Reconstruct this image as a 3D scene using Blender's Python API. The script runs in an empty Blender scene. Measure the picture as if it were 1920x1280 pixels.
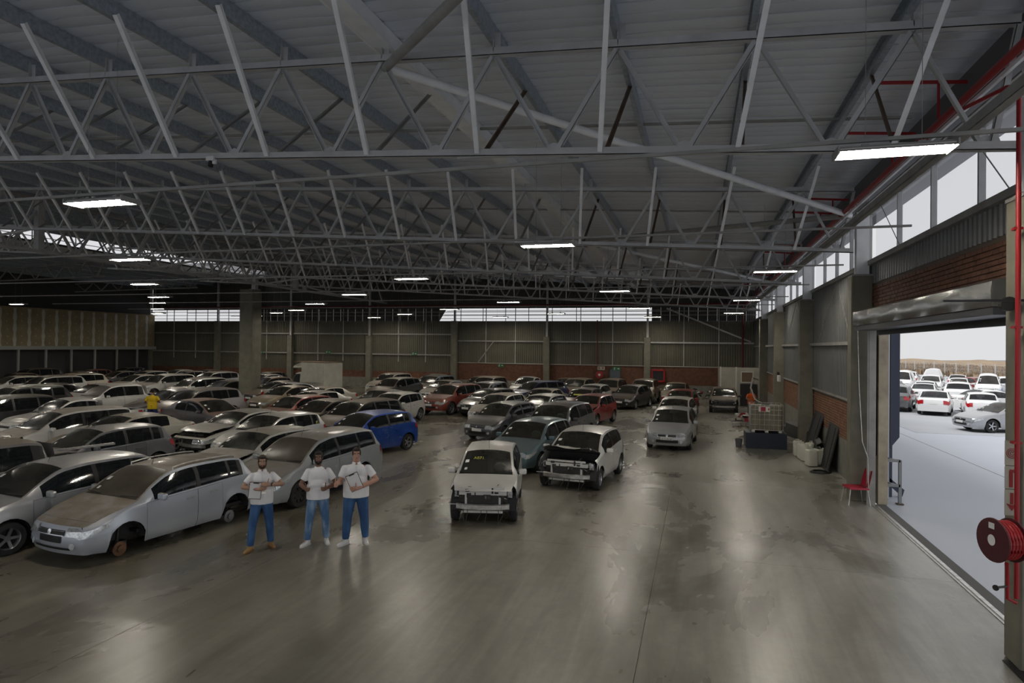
import bpy, bmesh, math, random
from mathutils import Vector, Matrix
random.seed(7)
PI = math.pi
C = bpy.context.scene.collection
SC = bpy.context.scene

# ------------------------------------------------------------------ camera, world, light, exposure
CAM_H = 3.9
FPX, ROLL, VPX, VPY = 1210.0, 0.0112, 1310.0, 653.0
def cam_axes():
    u, v = (VPX-960)/FPX, (VPY-640)/FPX
    c, s = math.cos(ROLL), math.sin(ROLL)
    u2, v2 = c*u+s*v, -s*u+c*v
    p = math.atan(v2); a = math.atan(u2*math.cos(p))
    f = Vector((-math.sin(a)*math.cos(p), math.cos(a)*math.cos(p), math.sin(p)))
    r = Vector((math.cos(a), math.sin(a), 0)); d = f.cross(r)
    return c*r-s*d, s*r+c*d, f
RX, DN, FW = cam_axes()
cam = bpy.data.cameras.new('camera'); camo = bpy.data.objects.new('camera', cam); C.objects.link(camo)
cam.sensor_width = 36; cam.lens = 36*FPX/1920; cam.clip_end = 4000; cam.clip_start = .05
m = Matrix.Identity(4)
for i, ax in enumerate((RX, -DN, -FW)):
    for k in range(3): m[k][i] = ax[k]
m[2][3] = CAM_H
camo.matrix_world = m
SC.camera = camo
def ray(x, y): return FW + RX*((x-960)/FPX) + DN*((y-640)/FPX)
def at(x, y, z=0.0):                       # point at height z seen at a photo pixel
    d = ray(x, y); t = (z-CAM_H)/d.z
    return Vector((d.x*t, d.y*t, z))
def onx(x, y, X):
    d = ray(x, y); t = X/d.x; return Vector((X, d.y*t, CAM_H+d.z*t))
def ony(x, y, Y):
    d = ray(x, y); t = Y/d.y; return Vector((d.x*t, Y, CAM_H+d.z*t))

w = bpy.data.worlds.new('overcast_sky'); SC.world = w; w.use_nodes = True
wn = w.node_tree; wn.nodes.clear()
wo = wn.nodes.new('ShaderNodeOutputWorld'); wb = wn.nodes.new('ShaderNodeBackground')
tc = wn.nodes.new('ShaderNodeTexCoord'); nz = wn.nodes.new('ShaderNodeTexNoise'); nz.inputs['Scale'].default_value = 1.2
cr = wn.nodes.new('ShaderNodeValToRGB')
cr.color_ramp.elements[0].color = (.60, .605, .62, 1); cr.color_ramp.elements[1].color = (.72, .72, .725, 1)
wn.links.new(tc.outputs['Generated'], nz.inputs['Vector']); wn.links.new(nz.outputs['Fac'], cr.inputs['Fac'])
wn.links.new(cr.outputs['Color'], wb.inputs['Color']); wb.inputs['Strength'].default_value = 1.0
wn.links.new(wb.outputs[0], wo.inputs[0])
sun = bpy.data.lights.new('hazy_sun', 'SUN'); sun.energy = 2.5; sun.angle = math.radians(35); sun.color = (1, .99, .98)
so = bpy.data.objects.new('hazy_sun', sun); C.objects.link(so)
so.rotation_euler = (math.radians(8), math.radians(-32), 0)
LAMP_E = 145.0
SC.view_settings.view_transform = 'Standard'; SC.view_settings.look = 'None'
SC.view_settings.exposure = 0.15; SC.view_settings.gamma = 1.0; SC.view_settings.use_curve_mapping = False
SC.cycles.use_denoising = True
SC.cycles.max_bounces = 8; SC.cycles.diffuse_bounces = 5; SC.cycles.glossy_bounces = 4
SC.cycles.transparent_max_bounces = 12; SC.cycles.sample_clamp_indirect = 6.0
SC.cycles.use_light_tree = True

# ------------------------------------------------------------------ materials
MATS = {}
def nt(name):
    m = bpy.data.materials.new(name); m.use_nodes = True
    n = m.node_tree; b = n.nodes['Principled BSDF']
    return m, n, b
def rgb(c): return (c[0], c[1], c[2], 1)
def mat(name, col, rough=.6, metal=0, noise=0, nscale=8, emit=0, coat=0, bump=0, spec=.5):
    if name in MATS: return MATS[name]
    m, n, b = nt(name)
    b.inputs['Base Color'].default_value = rgb(col); b.inputs['Roughness'].default_value = rough
    b.inputs['Metallic'].default_value = metal; b.inputs['Coat Weight'].default_value = coat
    b.inputs['Specular IOR Level'].default_value = spec
    if emit:
        b.inputs['Emission Color'].default_value = rgb(col); b.inputs['Emission Strength'].default_value = emit
    if noise:
        g = n.nodes.new('ShaderNodeNewGeometry'); t = n.nodes.new('ShaderNodeTexNoise'); t.inputs['Scale'].default_value = nscale
        t.inputs['Detail'].default_value = 5
        n.links.new(g.outputs['Position'], t.inputs['Vector'])
        r = n.nodes.new('ShaderNodeValToRGB'); r.color_ramp.elements[0].position = .3; r.color_ramp.elements[1].position = .7
        r.color_ramp.elements[0].color = rgb([x*(1-noise) for x in col]); r.color_ramp.elements[1].color = rgb([min(1, x*(1+noise)) for x in col])
        n.links.new(t.outputs['Fac'], r.inputs['Fac']); n.links.new(r.outputs['Color'], b.inputs['Base Color'])
        if bump:
            bp = n.nodes.new('ShaderNodeBump'); bp.inputs['Strength'].default_value = bump; bp.inputs['Distance'].default_value = .02
            n.links.new(t.outputs['Fac'], bp.inputs['Height']); n.links.new(bp.outputs['Normal'], b.inputs['Normal'])
    MATS[name] = m; return m

def floor_mat():
    m, n, b = nt('polished_concrete')
    L = n.links.new; N = n.nodes.new
    g = N('ShaderNodeNewGeometry')
    mp = N('ShaderNodeMapping'); mp.inputs['Scale'].default_value = (.35, .16, 1); mp.inputs['Rotation'].default_value = (0, 0, .5)
    L(g.outputs['Position'], mp.inputs['Vector'])
    t1 = N('ShaderNodeTexNoise'); t1.inputs['Scale'].default_value = 1.0; t1.inputs['Detail'].default_value = 5; t1.inputs['Roughness'].default_value = .62; t1.inputs['Distortion'].default_value = .6
    L(mp.outputs[0], t1.inputs['Vector'])
    r = N('ShaderNodeValToRGB'); e = r.color_ramp.elements
    e[0].position = .36; e[0].color = (.12, .109, .084, 1); e[1].position = .64; e[1].color = (.30, .285, .245, 1)
    L(t1.outputs['Fac'], r.inputs['Fac'])
    t2 = N('ShaderNodeTexNoise'); t2.inputs['Scale'].default_value = 5; t2.inputs['Detail'].default_value = 8; t2.inputs['Roughness'].default_value = .7
    L(g.outputs['Position'], t2.inputs['Vector'])
    r2 = N('ShaderNodeValToRGB'); r2.color_ramp.elements[0].position = .25; r2.color_ramp.elements[0].color = (.82, .81, .8, 1); r2.color_ramp.elements[1].position = .75; r2.color_ramp.elements[1].color = (1.05, 1.05, 1.05, 1)
    L(t2.outputs['Fac'], r2.inputs['Fac'])
    mx = N('ShaderNodeMixRGB'); mx.blend_type = 'MULTIPLY'; mx.inputs[0].default_value = .8
    L(r.outputs[0], mx.inputs[1]); L(r2.outputs[0], mx.inputs[2])
    # dark oil stains
    t3 = N('ShaderNodeTexNoise'); t3.inputs['Scale'].default_value = .2; t3.inputs['Detail'].default_value = 4; t3.inputs['Roughness'].default_value = .6
    mp3 = N('ShaderNodeMapping'); mp3.inputs['Location'].default_value = (13, 4, 0); L(g.outputs['Position'], mp3.inputs['Vector']); L(mp3.outputs[0], t3.inputs['Vector'])
    r3 = N('ShaderNodeValToRGB'); r3.color_ramp.elements[0].position = .5; r3.color_ramp.elements[0].color = (0, 0, 0, 1); r3.color_ramp.elements[1].position = .85; r3.color_ramp.elements[1].color = (.42, .42, .42, 1)
    L(t3.outputs['Fac'], r3.inputs['Fac'])
    mx2 = N('ShaderNodeMixRGB'); L(r3.outputs[0], mx2.inputs[0]); L(mx.outputs[0], mx2.inputs[1]); mx2.inputs[2].default_value = (.05, .045, .035, 1)
    # long faint tyre scuffs and fine scratches
    mp4 = N('ShaderNodeMapping'); mp4.inputs['Scale'].default_value = (2.6, .22, 1); mp4.inputs['Rotation'].default_value = (0, 0, -.55); L(g.outputs['Position'], mp4.inputs['Vector'])
    t4 = N('ShaderNodeTexNoise'); t4.inputs['Scale'].default_value = 1.3; t4.inputs['Detail'].default_value = 6; t4.inputs['Roughness'].default_value = .6; t4.inputs['Distortion'].default_value = .9; L(mp4.outputs[0], t4.inputs['Vector'])
    r5 = N('ShaderNodeValToRGB'); r5.color_ramp.elements[0].position = .36; r5.color_ramp.elements[0].color = (.72, .71, .7, 1); r5.color_ramp.elements[1].position = .66; r5.color_ramp.elements[1].color = (1.14, 1.14, 1.15, 1); L(t4.outputs['Fac'], r5.inputs['Fac'])
    mx5 = N('ShaderNodeMixRGB'); mx5.blend_type = 'MULTIPLY'; mx5.inputs[0].default_value = .6; L(mx2.outputs[0], mx5.inputs[1]); L(r5.outputs[0], mx5.inputs[2]); mx2 = mx5
    # door daylight painted in: floor colour lighter and bluer towards the door side
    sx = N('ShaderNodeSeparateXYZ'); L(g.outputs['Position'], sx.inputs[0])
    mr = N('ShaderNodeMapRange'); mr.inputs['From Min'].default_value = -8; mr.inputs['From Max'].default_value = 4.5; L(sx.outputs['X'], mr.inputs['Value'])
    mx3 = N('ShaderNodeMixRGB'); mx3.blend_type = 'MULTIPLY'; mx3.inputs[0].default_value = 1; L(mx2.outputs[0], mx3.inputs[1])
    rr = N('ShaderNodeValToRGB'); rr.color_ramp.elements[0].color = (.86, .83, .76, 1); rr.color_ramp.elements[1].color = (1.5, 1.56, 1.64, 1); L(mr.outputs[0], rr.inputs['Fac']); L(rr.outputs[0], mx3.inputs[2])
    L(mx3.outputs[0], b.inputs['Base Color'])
    r4 = N('ShaderNodeMapRange'); r4.inputs['From Min'].default_value = .3; r4.inputs['From Max'].default_value = .7; r4.inputs['To Min'].default_value = .2; r4.inputs['To Max'].default_value = .38
    L(t1.outputs['Fac'], r4.inputs['Value']); L(r4.outputs[0], b.inputs['Roughness'])
    bp = N('ShaderNodeBump'); bp.inputs['Strength'].default_value = .12; bp.inputs['Distance'].default_value = .01
    L(t1.outputs['Fac'], bp.inputs['Height']); L(bp.outputs[0], b.inputs['Normal'])
    return m
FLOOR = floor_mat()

def paint(name, col, dust=.5, scrape=0, metal=.35, dustcol=(.155, .12, .085)):
    key = 'paint_'+name
    if key in MATS: return MATS[key]
    m, n, b = nt(key); L = n.links.new; N = n.nodes.new
    g = N('ShaderNodeNewGeometry'); s = N('ShaderNodeSeparateXYZ'); L(g.outputs['Normal'], s.inputs[0])
    ab = N('ShaderNodeMath'); ab.operation = 'ABSOLUTE'; L(s.outputs['Z'], ab.inputs[0])
    mr = N('ShaderNodeMapRange'); mr.inputs['From Min'].default_value = .5; mr.inputs['From Max'].default_value = .88; mr.inputs['To Max'].default_value = min(1, dust*1.25); mr.inputs['To Min'].default_value = dust*.12
    L(ab.outputs[0], mr.inputs['Value'])
    t = N('ShaderNodeTexNoise'); t.inputs['Scale'].default_value = 3.5; t.inputs['Detail'].default_value = 6; L(g.outputs['Position'], t.inputs['Vector'])
    mr2 = N('ShaderNodeMapRange'); mr2.inputs['From Min'].default_value = .3; mr2.inputs['From Max'].default_value = .6; mr2.inputs['To Min'].default_value = .82; L(t.outputs['Fac'], mr2.inputs['Value'])
    mu = N('ShaderNodeMath'); mu.operation = 'MULTIPLY'; L(mr.outputs[0], mu.inputs[0]); L(mr2.outputs[0], mu.inputs[1])
    base = N('ShaderNodeRGB'); base.outputs[0].default_value = rgb(col); src = base.outputs[0]
    if scrape:
        t2 = N('ShaderNodeTexNoise'); t2.inputs['Scale'].default_value = 2.4; t2.inputs['Detail'].default_value = 8; t2.inputs['Roughness'].default_value = .8; t2.inputs['Distortion'].default_value = 1.5
        mp = N('ShaderNodeMapping'); mp.inputs['Scale'].default_value = (1, .45, 1.6); L(g.outputs['Position'], mp.inputs['Vector']); L(mp.outputs[0], t2.inputs['Vector'])
        r = N('ShaderNodeValToRGB'); r.color_ramp.elements[0].position = .58; r.color_ramp.elements[1].position = .63; L(t2.outputs['Fac'], r.inputs['Fac'])
        mm = N('ShaderNodeMath'); mm.operation = 'MULTIPLY'; mm.inputs[1].default_value = scrape; L(r.outputs[0], mm.inputs[0])
        x2 = N('ShaderNodeMixRGB'); L(mm.outputs[0], x2.inputs[0]); L(src, x2.inputs[1]); x2.inputs[2].default_value = (.75, .77, .8, 1); src = x2.outputs[0]
    mx = N('ShaderNodeMixRGB'); L(mu.outputs[0], mx.inputs[0]); L(src, mx.inputs[1]); mx.inputs[2].default_value = rgb(dustcol)
    L(mx.outputs[0], b.inputs['Base Color'])
    rg = N('ShaderNodeMapRange'); rg.inputs['To Min'].default_value = .27; rg.inputs['To Max'].default_value = .62; L(mu.outputs[0], rg.inputs['Value']); L(rg.outputs[0], b.inputs['Roughness'])
    mtl = N('ShaderNodeMapRange'); mtl.inputs['To Min'].default_value = metal; mtl.inputs['To Max'].default_value = 0; L(mu.outputs[0], mtl.inputs['Value']); L(mtl.outputs[0], b.inputs['Metallic'])
    cw = N('ShaderNodeMapRange'); cw.inputs['To Min'].default_value = .7; cw.inputs['To Max'].default_value = .1; L(mu.outputs[0], cw.inputs['Value']); L(cw.outputs[0], b.inputs['Coat Weight'])
    b.inputs['Coat Roughness'].default_value = .12
    MATS[key] = m; return m

def glass_mat(name, tint, dust=.0, trans=.35):
    m, n, b = nt(name); L = n.links.new; N = n.nodes.new
    b.inputs['Base Color'].default_value = rgb(tint); b.inputs['Roughness'].default_value = .06; b.inputs['Specular IOR Level'].default_value = .8
    tr = N('ShaderNodeBsdfTransparent'); tr.inputs[0].default_value = (.5, .53, .52, 1)
    if dust:
        g = N('ShaderNodeNewGeometry'); t = N('ShaderNodeTexNoise'); t.inputs['Scale'].default_value = 2.5; t.inputs['Detail'].default_value = 6; L(g.outputs['Position'], t.inputs['Vector'])
        r = N('ShaderNodeValToRGB'); r.color_ramp.elements[0].position = .35; r.color_ramp.elements[0].color = rgb(tint); r.color_ramp.elements[1].position = .75
        r.color_ramp.elements[1].color = rgb([tint[i]*(1-dust)+(.13, .11, .08)[i]*dust for i in range(3)]); L(t.outputs['Fac'], r.inputs['Fac']); L(r.outputs[0], b.inputs['Base Color'])
        b.inputs['Roughness'].default_value = .06+.25*dust
    mx = N('ShaderNodeMixShader'); mx.inputs[0].default_value = trans
    L(b.outputs[0], mx.inputs[1]); L(tr.outputs[0], mx.inputs[2]); L(mx.outputs[0], n.nodes['Material Output'].inputs[0])
    return m
GLASS = glass_mat('tinted_car_glass', (.012, .014, .016))
WGLASS = glass_mat('windscreen_glass', (.02, .022, .02), .45, .4)
DGLASS = glass_mat('dusty_windscreen_glass', (.05, .042, .03), .9, .15)
def pane_mat():
    m, n, b = nt('translucent_glazing'); N = n.nodes.new; L = n.links.new
    tr = N('ShaderNodeBsdfTransparent'); tr.inputs[0].default_value = (.97, .97, .98, 1)
    tl = N('ShaderNodeBsdfTranslucent'); tl.inputs[0].default_value = (.85, .86, .88, 1)
    mx = N('ShaderNodeMixShader'); mx.inputs[0].default_value = .12; L(tr.outputs[0], mx.inputs[1]); L(tl.outputs[0], mx.inputs[2])
    L(mx.outputs[0], n.nodes['Material Output'].inputs[0]); return m
PANE = pane_mat()

STEEL = mat('painted_grey_steel', (.47, .475, .475), .5, .1, .12, 3)
STEELD = mat('dusty_grey_steel', (.30, .295, .28), .6, .1, .15, 3)
RUST = mat('red_oxide_steel', (.13, .085, .06), .7, 0, .25, 5)
GALV = mat('galvanised_steel', (.40, .45, .51), .42, .65, .22, 14)
WHITEBEAM = mat('white_painted_beam', (.80, .81, .82), .5, 0, .08, 3)
REDP = mat('red_pipe_paint', (.30, .008, .012), .4)
CONC = mat('column_concrete', (.18, .172, .135), .85, 0, .16, 2.5, bump=.15)
CONCL = mat('plinth_concrete', (.2, .195, .17), .85, 0, .15, 3)
BLK = mat('black_plastic', (.012, .012, .013), .5)
RUB = mat('tyre_rubber', (.022, .022, .024), .8, 0, .3, 12)
DARKM = mat('dark_machinery', (.05, .048, .045), .5, .5, .5, 14)
CHROME = mat('chrome', (.72, .73, .75), .15, 1)
ALLOY = mat('alloy_rim', (.5, .51, .53), .3, .8)
ALUM = mat('bare_aluminium', (.55, .54, .52), .38, .8, .25, 9)
LENS = mat('headlight_lens', (.6, .63, .65), .08, .5, .4, 25, coat=1)
TAIL = mat('tail_lens', (.42, .01, .015), .15, 0, coat=1)
SEATF = mat('seat_fabric', (.05, .05, .052), .9)
BAG = mat('airbag_cloth', (.42, .52, .44), .8)
STICK = mat('white_sticker', (.75, .75, .73), .6)
WHITEP = mat('white_plastic', (.72, .72, .7), .5)
NAVY = mat('navy_steel', (.045, .055, .09), .5)
MORTAR = mat('brick_mortar', (.12, .095, .075), .95)
BRICKM = mat('face_brick', (.14, .062, .036), .85, 0, .3, 4)
BRICKD = mat('face_brick_orange', (.20, .095, .052), .85, 0, .25, 4)

def ceil_mat():
    m, n, b = nt('foil_faced_roof_lining'); N = n.nodes.new; L = n.links.new
    b.inputs['Base Color'].default_value = (.76, .80, .87, 1); b.inputs['Metallic'].default_value = .3; b.inputs['Roughness'].default_value = .4
    g = N('ShaderNodeNewGeometry'); mp = N('ShaderNodeMapping'); mp.inputs['Scale'].default_value = (.5, 1.6, 1); L(g.outputs['Position'], mp.inputs['Vector'])
    t = N('ShaderNodeTexNoise'); t.inputs['Scale'].default_value = 1.6; t.inputs['Detail'].default_value = 4; L(mp.outputs[0], t.inputs['Vector'])
    bp = N('ShaderNodeBump'); bp.inputs['Strength'].default_value = .35; bp.inputs['Distance'].default_value = .06; L(t.outputs['Fac'], bp.inputs['Height']); L(bp.outputs[0], b.inputs['Normal'])
    return m
FOIL = ceil_mat()
CLAD = mat('wall_cladding', (.115, .11, .082), .55, .25, .12, .8)
CLADR = mat('side_wall_cladding', (.16, .165, .165), .5, .35, .12, .8)
ROOFD = mat('roof_lining_far', (.2, .2, .2), .5, .3)
DRYW = mat('drywall_board', (.34, .28, .17), .9, 0, .12, 1.5)
JOINT = mat('joint_compound', (.62, .6, .52), .9, 0, .08, 4)

# ------------------------------------------------------------------ mesh helpers
class MB:
    def __init__(s): s.v = []; s.f = []; s.mi = []
    def add(s, vs, fs, mi=0):
        o = len(s.v); s.v += [tuple(v) for v in vs]; s.f += [tuple(i+o for i in f) for f in fs]; s.mi += [mi]*len(fs)
    def box(s, c, d, rz=0, mi=0, R=None):
        hx, hy, hz = d[0]/2, d[1]/2, d[2]/2; c = Vector(c)
        M = R if R is not None else Matrix.Rotation(rz, 3, 'Z')
        vs = [c + M @ Vector((x*hx, y*hy, z*hz)) for x in (-1, 1) for y in (-1, 1) for z in (-1, 1)]
        s.add(vs, [(0, 1, 3, 2), (4, 6, 7, 5), (0, 4, 5, 1), (2, 3, 7, 6), (0, 2, 6, 4), (1, 5, 7, 3)], mi)
    def bar(s, a, b, wd, ht=None, up=(0, 0, 1), mi=0):
        a = Vector(a); b = Vector(b); d = b-a; l = d.length
        if l < 1e-6: return
        d /= l; up = Vector(up)
        if abs(d.dot(up)) > .98: up = Vector((0, 1, 0))
        x = d.cross(up).normalized(); z = x.cross(d)
        R = Matrix((x, d, z)).transposed()
        s.box((a+b)/2, (wd, l, ht or wd), mi=mi, R=R)
    def angle(s, a, b, wd, th=.008, up=(0, 0, 1), mi=0):       # L section
        a = Vector(a); b = Vector(b); d = (b-a).normalized(); up = Vector(up)
        if abs(d.dot(up)) > .98: up = Vector((0, 1, 0))
        x = d.cross(up).normalized(); z = x.cross(d)
        R = Matrix((x, d, z)).transposed(); l = (b-a).length; c = (a+b)/2
        s.box(c - z*(wd/2-th/2), (wd, l, th), mi=mi, R=R); s.box(c - x*(wd/2-th/2), (th, l, wd), mi=mi, R=R)
    def tube(s, pts, r, n=8, mi=0, cap=True):
        pts = [Vector(p) for p in pts]; rings = []
        rr = r if isinstance(r, (list, tuple)) else [r]*len(pts)
        for i, p in enumerate(pts):
            d = (pts[min(i+1, len(pts)-1)] - pts[max(i-1, 0)]).normalized()
            u = Vector((0, 0, 1)) if abs(d.z) < .95 else Vector((1, 0, 0))
            x = d.cross(u).normalized(); y = x.cross(d)
            rings.append([p + x*rr[i]*math.cos(2*PI*k/n) + y*rr[i]*math.sin(2*PI*k/n) for k in range(n)])
        vs = [v for r_ in rings for v in r_]; fs = []
        for i in range(len(pts)-1):
            for k in range(n): fs.append((i*n+k, i*n+(k+1) % n, (i+1)*n+(k+1) % n, (i+1)*n+k))
        if cap: fs.append(tuple(range(n))[::-1]); fs.append(tuple((len(pts)-1)*n+k for k in range(n)))
        s.add(vs, fs, mi)
    def lathe(s, prof, c, axis, n=20, mi=0):                     # prof [(r, h)], closed by caller
        axis = Vector(axis).normalized(); c = Vector(c)
        u = Vector((0, 0, 1)) if abs(axis.z) < .9 else Vector((1, 0, 0))
        x = axis.cross(u).normalized(); y = axis.cross(x)
        vs = []; fs = []; m_ = len(prof)
        for k in range(n):
            a = 2*PI*k/n
            for r, h in prof: vs.append(c + axis*h + x*r*math.cos(a) + y*r*math.sin(a))
        for k in range(n):
            for j in range(m_-1):
                a, b = k*m_+j, ((k+1) % n)*m_+j; fs.append((a, b, b+1, a+1))
        s.add(vs, fs, mi)
    def grid(s, P, mi=0, flip=False):
        nr, nc = len(P), len(P[0]); vs = [p for r in P for p in r]; fs = []
        for i in range(nr-1):
            for j in range(nc-1):
                f = (i*nc+j, i*nc+j+1, (i+1)*nc+j+1, (i+1)*nc+j)
                fs.append(f[::-1] if flip else f)
        s.add(vs, fs, mi)
    def mesh(s, name, mats, smooth=False, weld=0):
        me = bpy.data.meshes.new(name); me.from_pydata(s.v, [], s.f)
        mats = mats if isinstance(mats, (list, tuple)) else [mats]
        for m_ in mats: me.materials.append(m_)
        if len(mats) > 1: me.polygons.foreach_set('material_index', s.mi)
        if weld or True:
            bm = bmesh.new(); bm.from_mesh(me)
            if weld: bmesh.ops.remove_doubles(bm, verts=bm.verts, dist=weld)
            bmesh.ops.recalc_face_normals(bm, faces=bm.faces); bm.to_mesh(me); bm.free()
        if smooth:
            me.polygons.foreach_set('use_smooth', [True]*len(me.polygons))
            try: me.set_sharp_from_angle(angle=math.radians(smooth if smooth is not True else 40))
            except Exception: pass
        me.update(); return me
    def obj(s, name, mats, parent=None, smooth=False, weld=0, **kw):
        return link(name, s.mesh(name, mats, smooth, weld), parent, **kw)
def link(name, me, parent=None, loc=None, rz=0, **kw):
    o = bpy.data.objects.new(name, me); C.objects.link(o)
    if parent: o.parent = parent
    if loc is not None: o.location = loc
    if rz: o.rotation_euler = (0, 0, rz)
    for k, v in kw.items(): o[k] = v
    return o
def thing(name, label, cat, loc=(0, 0, 0), rz=0, group=None):
    o = link(name, None, None, loc, rz, label=label, category=cat)
    if group: o['group'] = group
    return o
def tag(o, label, cat, group=None):
    o['label'] = label; o['category'] = cat
    if group: o['group'] = group
    return o
def struct(name, loc=(0, 0, 0)): return link(name, None, None, loc, kind='structure')
def bevel(me, w=.01, seg=2):
    bm = bmesh.new(); bm.from_mesh(me)
    bmesh.ops.bevel(bm, geom=list(bm.edges), offset=w, segments=seg, affect='EDGES', profile=.5)
    bm.to_mesh(me); bm.free(); return me
def rbox(name, c, d, mt, parent, bw=.01, rz=0, **kw):
    b = MB(); b.box(c, d, rz); me = b.mesh(name, mt); bevel(me, bw)
    return link(name, me, parent, **kw)
def text(name, body, size, mt, M, parent=None, ext=.002):
    cu = bpy.data.curves.new(name, 'FONT'); cu.body = body; cu.size = size; cu.extrude = ext; cu.align_x = 'CENTER'; cu.align_y = 'CENTER'
    o = bpy.data.objects.new(name, cu); C.objects.link(o)
    dg = bpy.context.evaluated_depsgraph_get(); me = bpy.data.meshes.new_from_object(o.evaluated_get(dg))
    bpy.data.objects.remove(o); me.materials.clear(); me.materials.append(mt); me.transform(M)
    return link(name, me, parent)
def face_m(pos, right, up):
    r = Vector(right).normalized(); u = Vector(up).normalized(); n_ = r.cross(u)
    M = Matrix.Identity(4)
    for k in range(3): M[k][0] = r[k]; M[k][1] = u[k]; M[k][2] = n_[k]; M[k][3] = pos[k]
    return M

# ------------------------------------------------------------------ building
YF = 54.0; XW = 4.32; YB = -5.0; XL = -54.5; XS = -41.0
def ztop(X): return 8.30 - .0577*X        # top chord
def zbot(X): return 6.72 - .060*X         # bottom chord
def zroof(X): return ztop(X) + .47
def zroofL(X): return 10.25 + (X-XS)*.05  # beyond the step

# floor
fl = struct('floor')
b = MB(); b.box(((XL+XW)/2-.2, (YB+YF)/2, -.16), (XW-XL+.6, YF-YB+.6, .2)); b.obj('floor_base', mat('floor_joint', (.07, .065, .055), .9), fl)
ys = [YB, -.4, 5.1, 12.6, 19.6, 28.2, 37, 45.5, YF]; xs = [XL, -48, -41, -34, -27.5, -21, -14.2, -7.4, -.7, XW-.02]
for i in range(len(xs)-1):
    for j in range(len(ys)-1):
        b = MB(); gx = .003
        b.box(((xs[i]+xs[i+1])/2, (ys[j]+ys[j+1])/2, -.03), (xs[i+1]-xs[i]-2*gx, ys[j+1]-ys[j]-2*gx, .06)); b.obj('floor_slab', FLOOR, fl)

# ceiling: sheets, purlins, sag rods
ce = struct('ceiling')
pit = .62; n = int((YF-YB)/pit)+1
def sheet(x0, x1, zf, name):
    # one roof sheet: pan with standing ribs at its edges, slightly sagging between purlins
    me = MB(); nx = int(abs(x1-x0)/.96); P = []
    prof = [(0, .04), (.014, .04), (.016, 0), (.16, -.012), (.300, 0), (.303, .03), (.317, .03), (.32, 0), (.46, -.012), (.602, 0), (.604, .04), (.618, .04)]
    for i in range(nx+1):
        x = x0+(x1-x0)*i/nx; sag = -.03 if i % 2 else 0
        P.append([(x, y, zf(x)+dz+sag*(1 if .05 < y < .6 else 0)) for y, dz in prof])
    me.grid(P); return me.mesh(name, FOIL, smooth=50)
sA = sheet(XW+.9, XS, zroof, 'roof_sheet'); sB = sheet(XS, XL-.3, zroofL, 'roof_sheet')
for k in range(n):
    link('roof_sheet', sA, ce, (0, YB+k*pit, 0)); link('roof_sheet', sB, ce, (0, YB+k*pit, 0))
b = MB(); b.add([(XW+1, YB-.5, zroof(XW+1)+.12), (XW+1, YF+.5, zroof(XW+1)+.12), (XS, YF+.5, zroof(XS)+.12), (XS, YB-.5, zroof(XS)+.12)], [(0, 1, 2, 3)])
b.add([(XS, YB-.5, zroofL(XS)+.12), (XS, YF+.5, zroofL(XS)+.12), (XL-.5, YF+.5, zroofL(XL)+.12), (XL-.5, YB-.5, zroofL(XL)+.12)], [(0, 1, 2, 3)])
b.obj('roof_deck', ROOFD, ce)
NODES = [4.35-.0] + [2.66-1.92*k for k in range(23)]
def cpurlin():
    P = MB(); y0, y1 = YB, YF; zt, zb2, fw, t = .44, .17, .085, .006
    P.box((0, (y0+y1)/2, (zt+zb2)/2), (t, y1-y0, zt-zb2))
    for z in (zt, zb2): P.box((-fw/2, (y0+y1)/2, z), (fw, y1-y0, t))
    P.box((-fw, (y0+y1)/2, zb2+.012), (t, y1-y0, .025))
    return P.mesh('purlin', GALV)
pm = cpurlin()
bx = MB(); bx.box((0, (YB+YF)/2, .3), (.30, YF-YB, .27)); bx.box((.15, (YB+YF)/2, .17), (.05, YF-YB, .02)); bx.box((-.15, (YB+YF)/2, .17), (.05, YF-YB, .02))
for k, X in enumerate(NODES[1:]):
    if abs(X-(-5.02)) < .3: bx.obj('box_beam', WHITEBEAM, ce, loc=(X, 0, ztop(X)))
    else: link('purlin', pm, ce, (X, 0, ztop(X)))
for X in [XS-2-2*k for k in range(6)]: link('purlin', pm, ce, (X, 0, zroofL(X)-.47))
for Y in (5.0, 14.0, 23.0, 32.0, 41.0, 50.0):
    s_ = MB(); s_.angle((3.9, Y, zroof(3.9)-.16), (XS, Y, zroof(XS)-.16), .05, .006); s_.obj('sag_angle', STEELD, ce)
# eaves gutter beam and edge
b = MB(); b.box((XW+.05, (YB+YF)/2, 7.62), (.16, YF-YB, .3)); b.box((XW-.2, (YB+YF)/2, 7.5), (.35, YF-YB, .03)); b.obj('eaves_beam', STEELD, ce)
b = MB(); b.box((XW-.35, (YB+YF)/2, 7.95), (.05, YF-YB, .55)); b.obj('eaves_fascia', mat('eaves_dark', (.09, .09, .095), .6), ce)
b = MB(); b.box((XW+.6, (YB+YF)/2, 8.05), (1.2, YF-YB, .05)); b.obj('eaves_soffit', mat('eaves_dark', (.09, .09, .095), .6), ce)
b = MB(); b.angle((3.15, YB, 6.62), (3.15, YF, 6.62), .12, .01); b.obj('longitudinal_tie', STEELD, ce)

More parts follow.
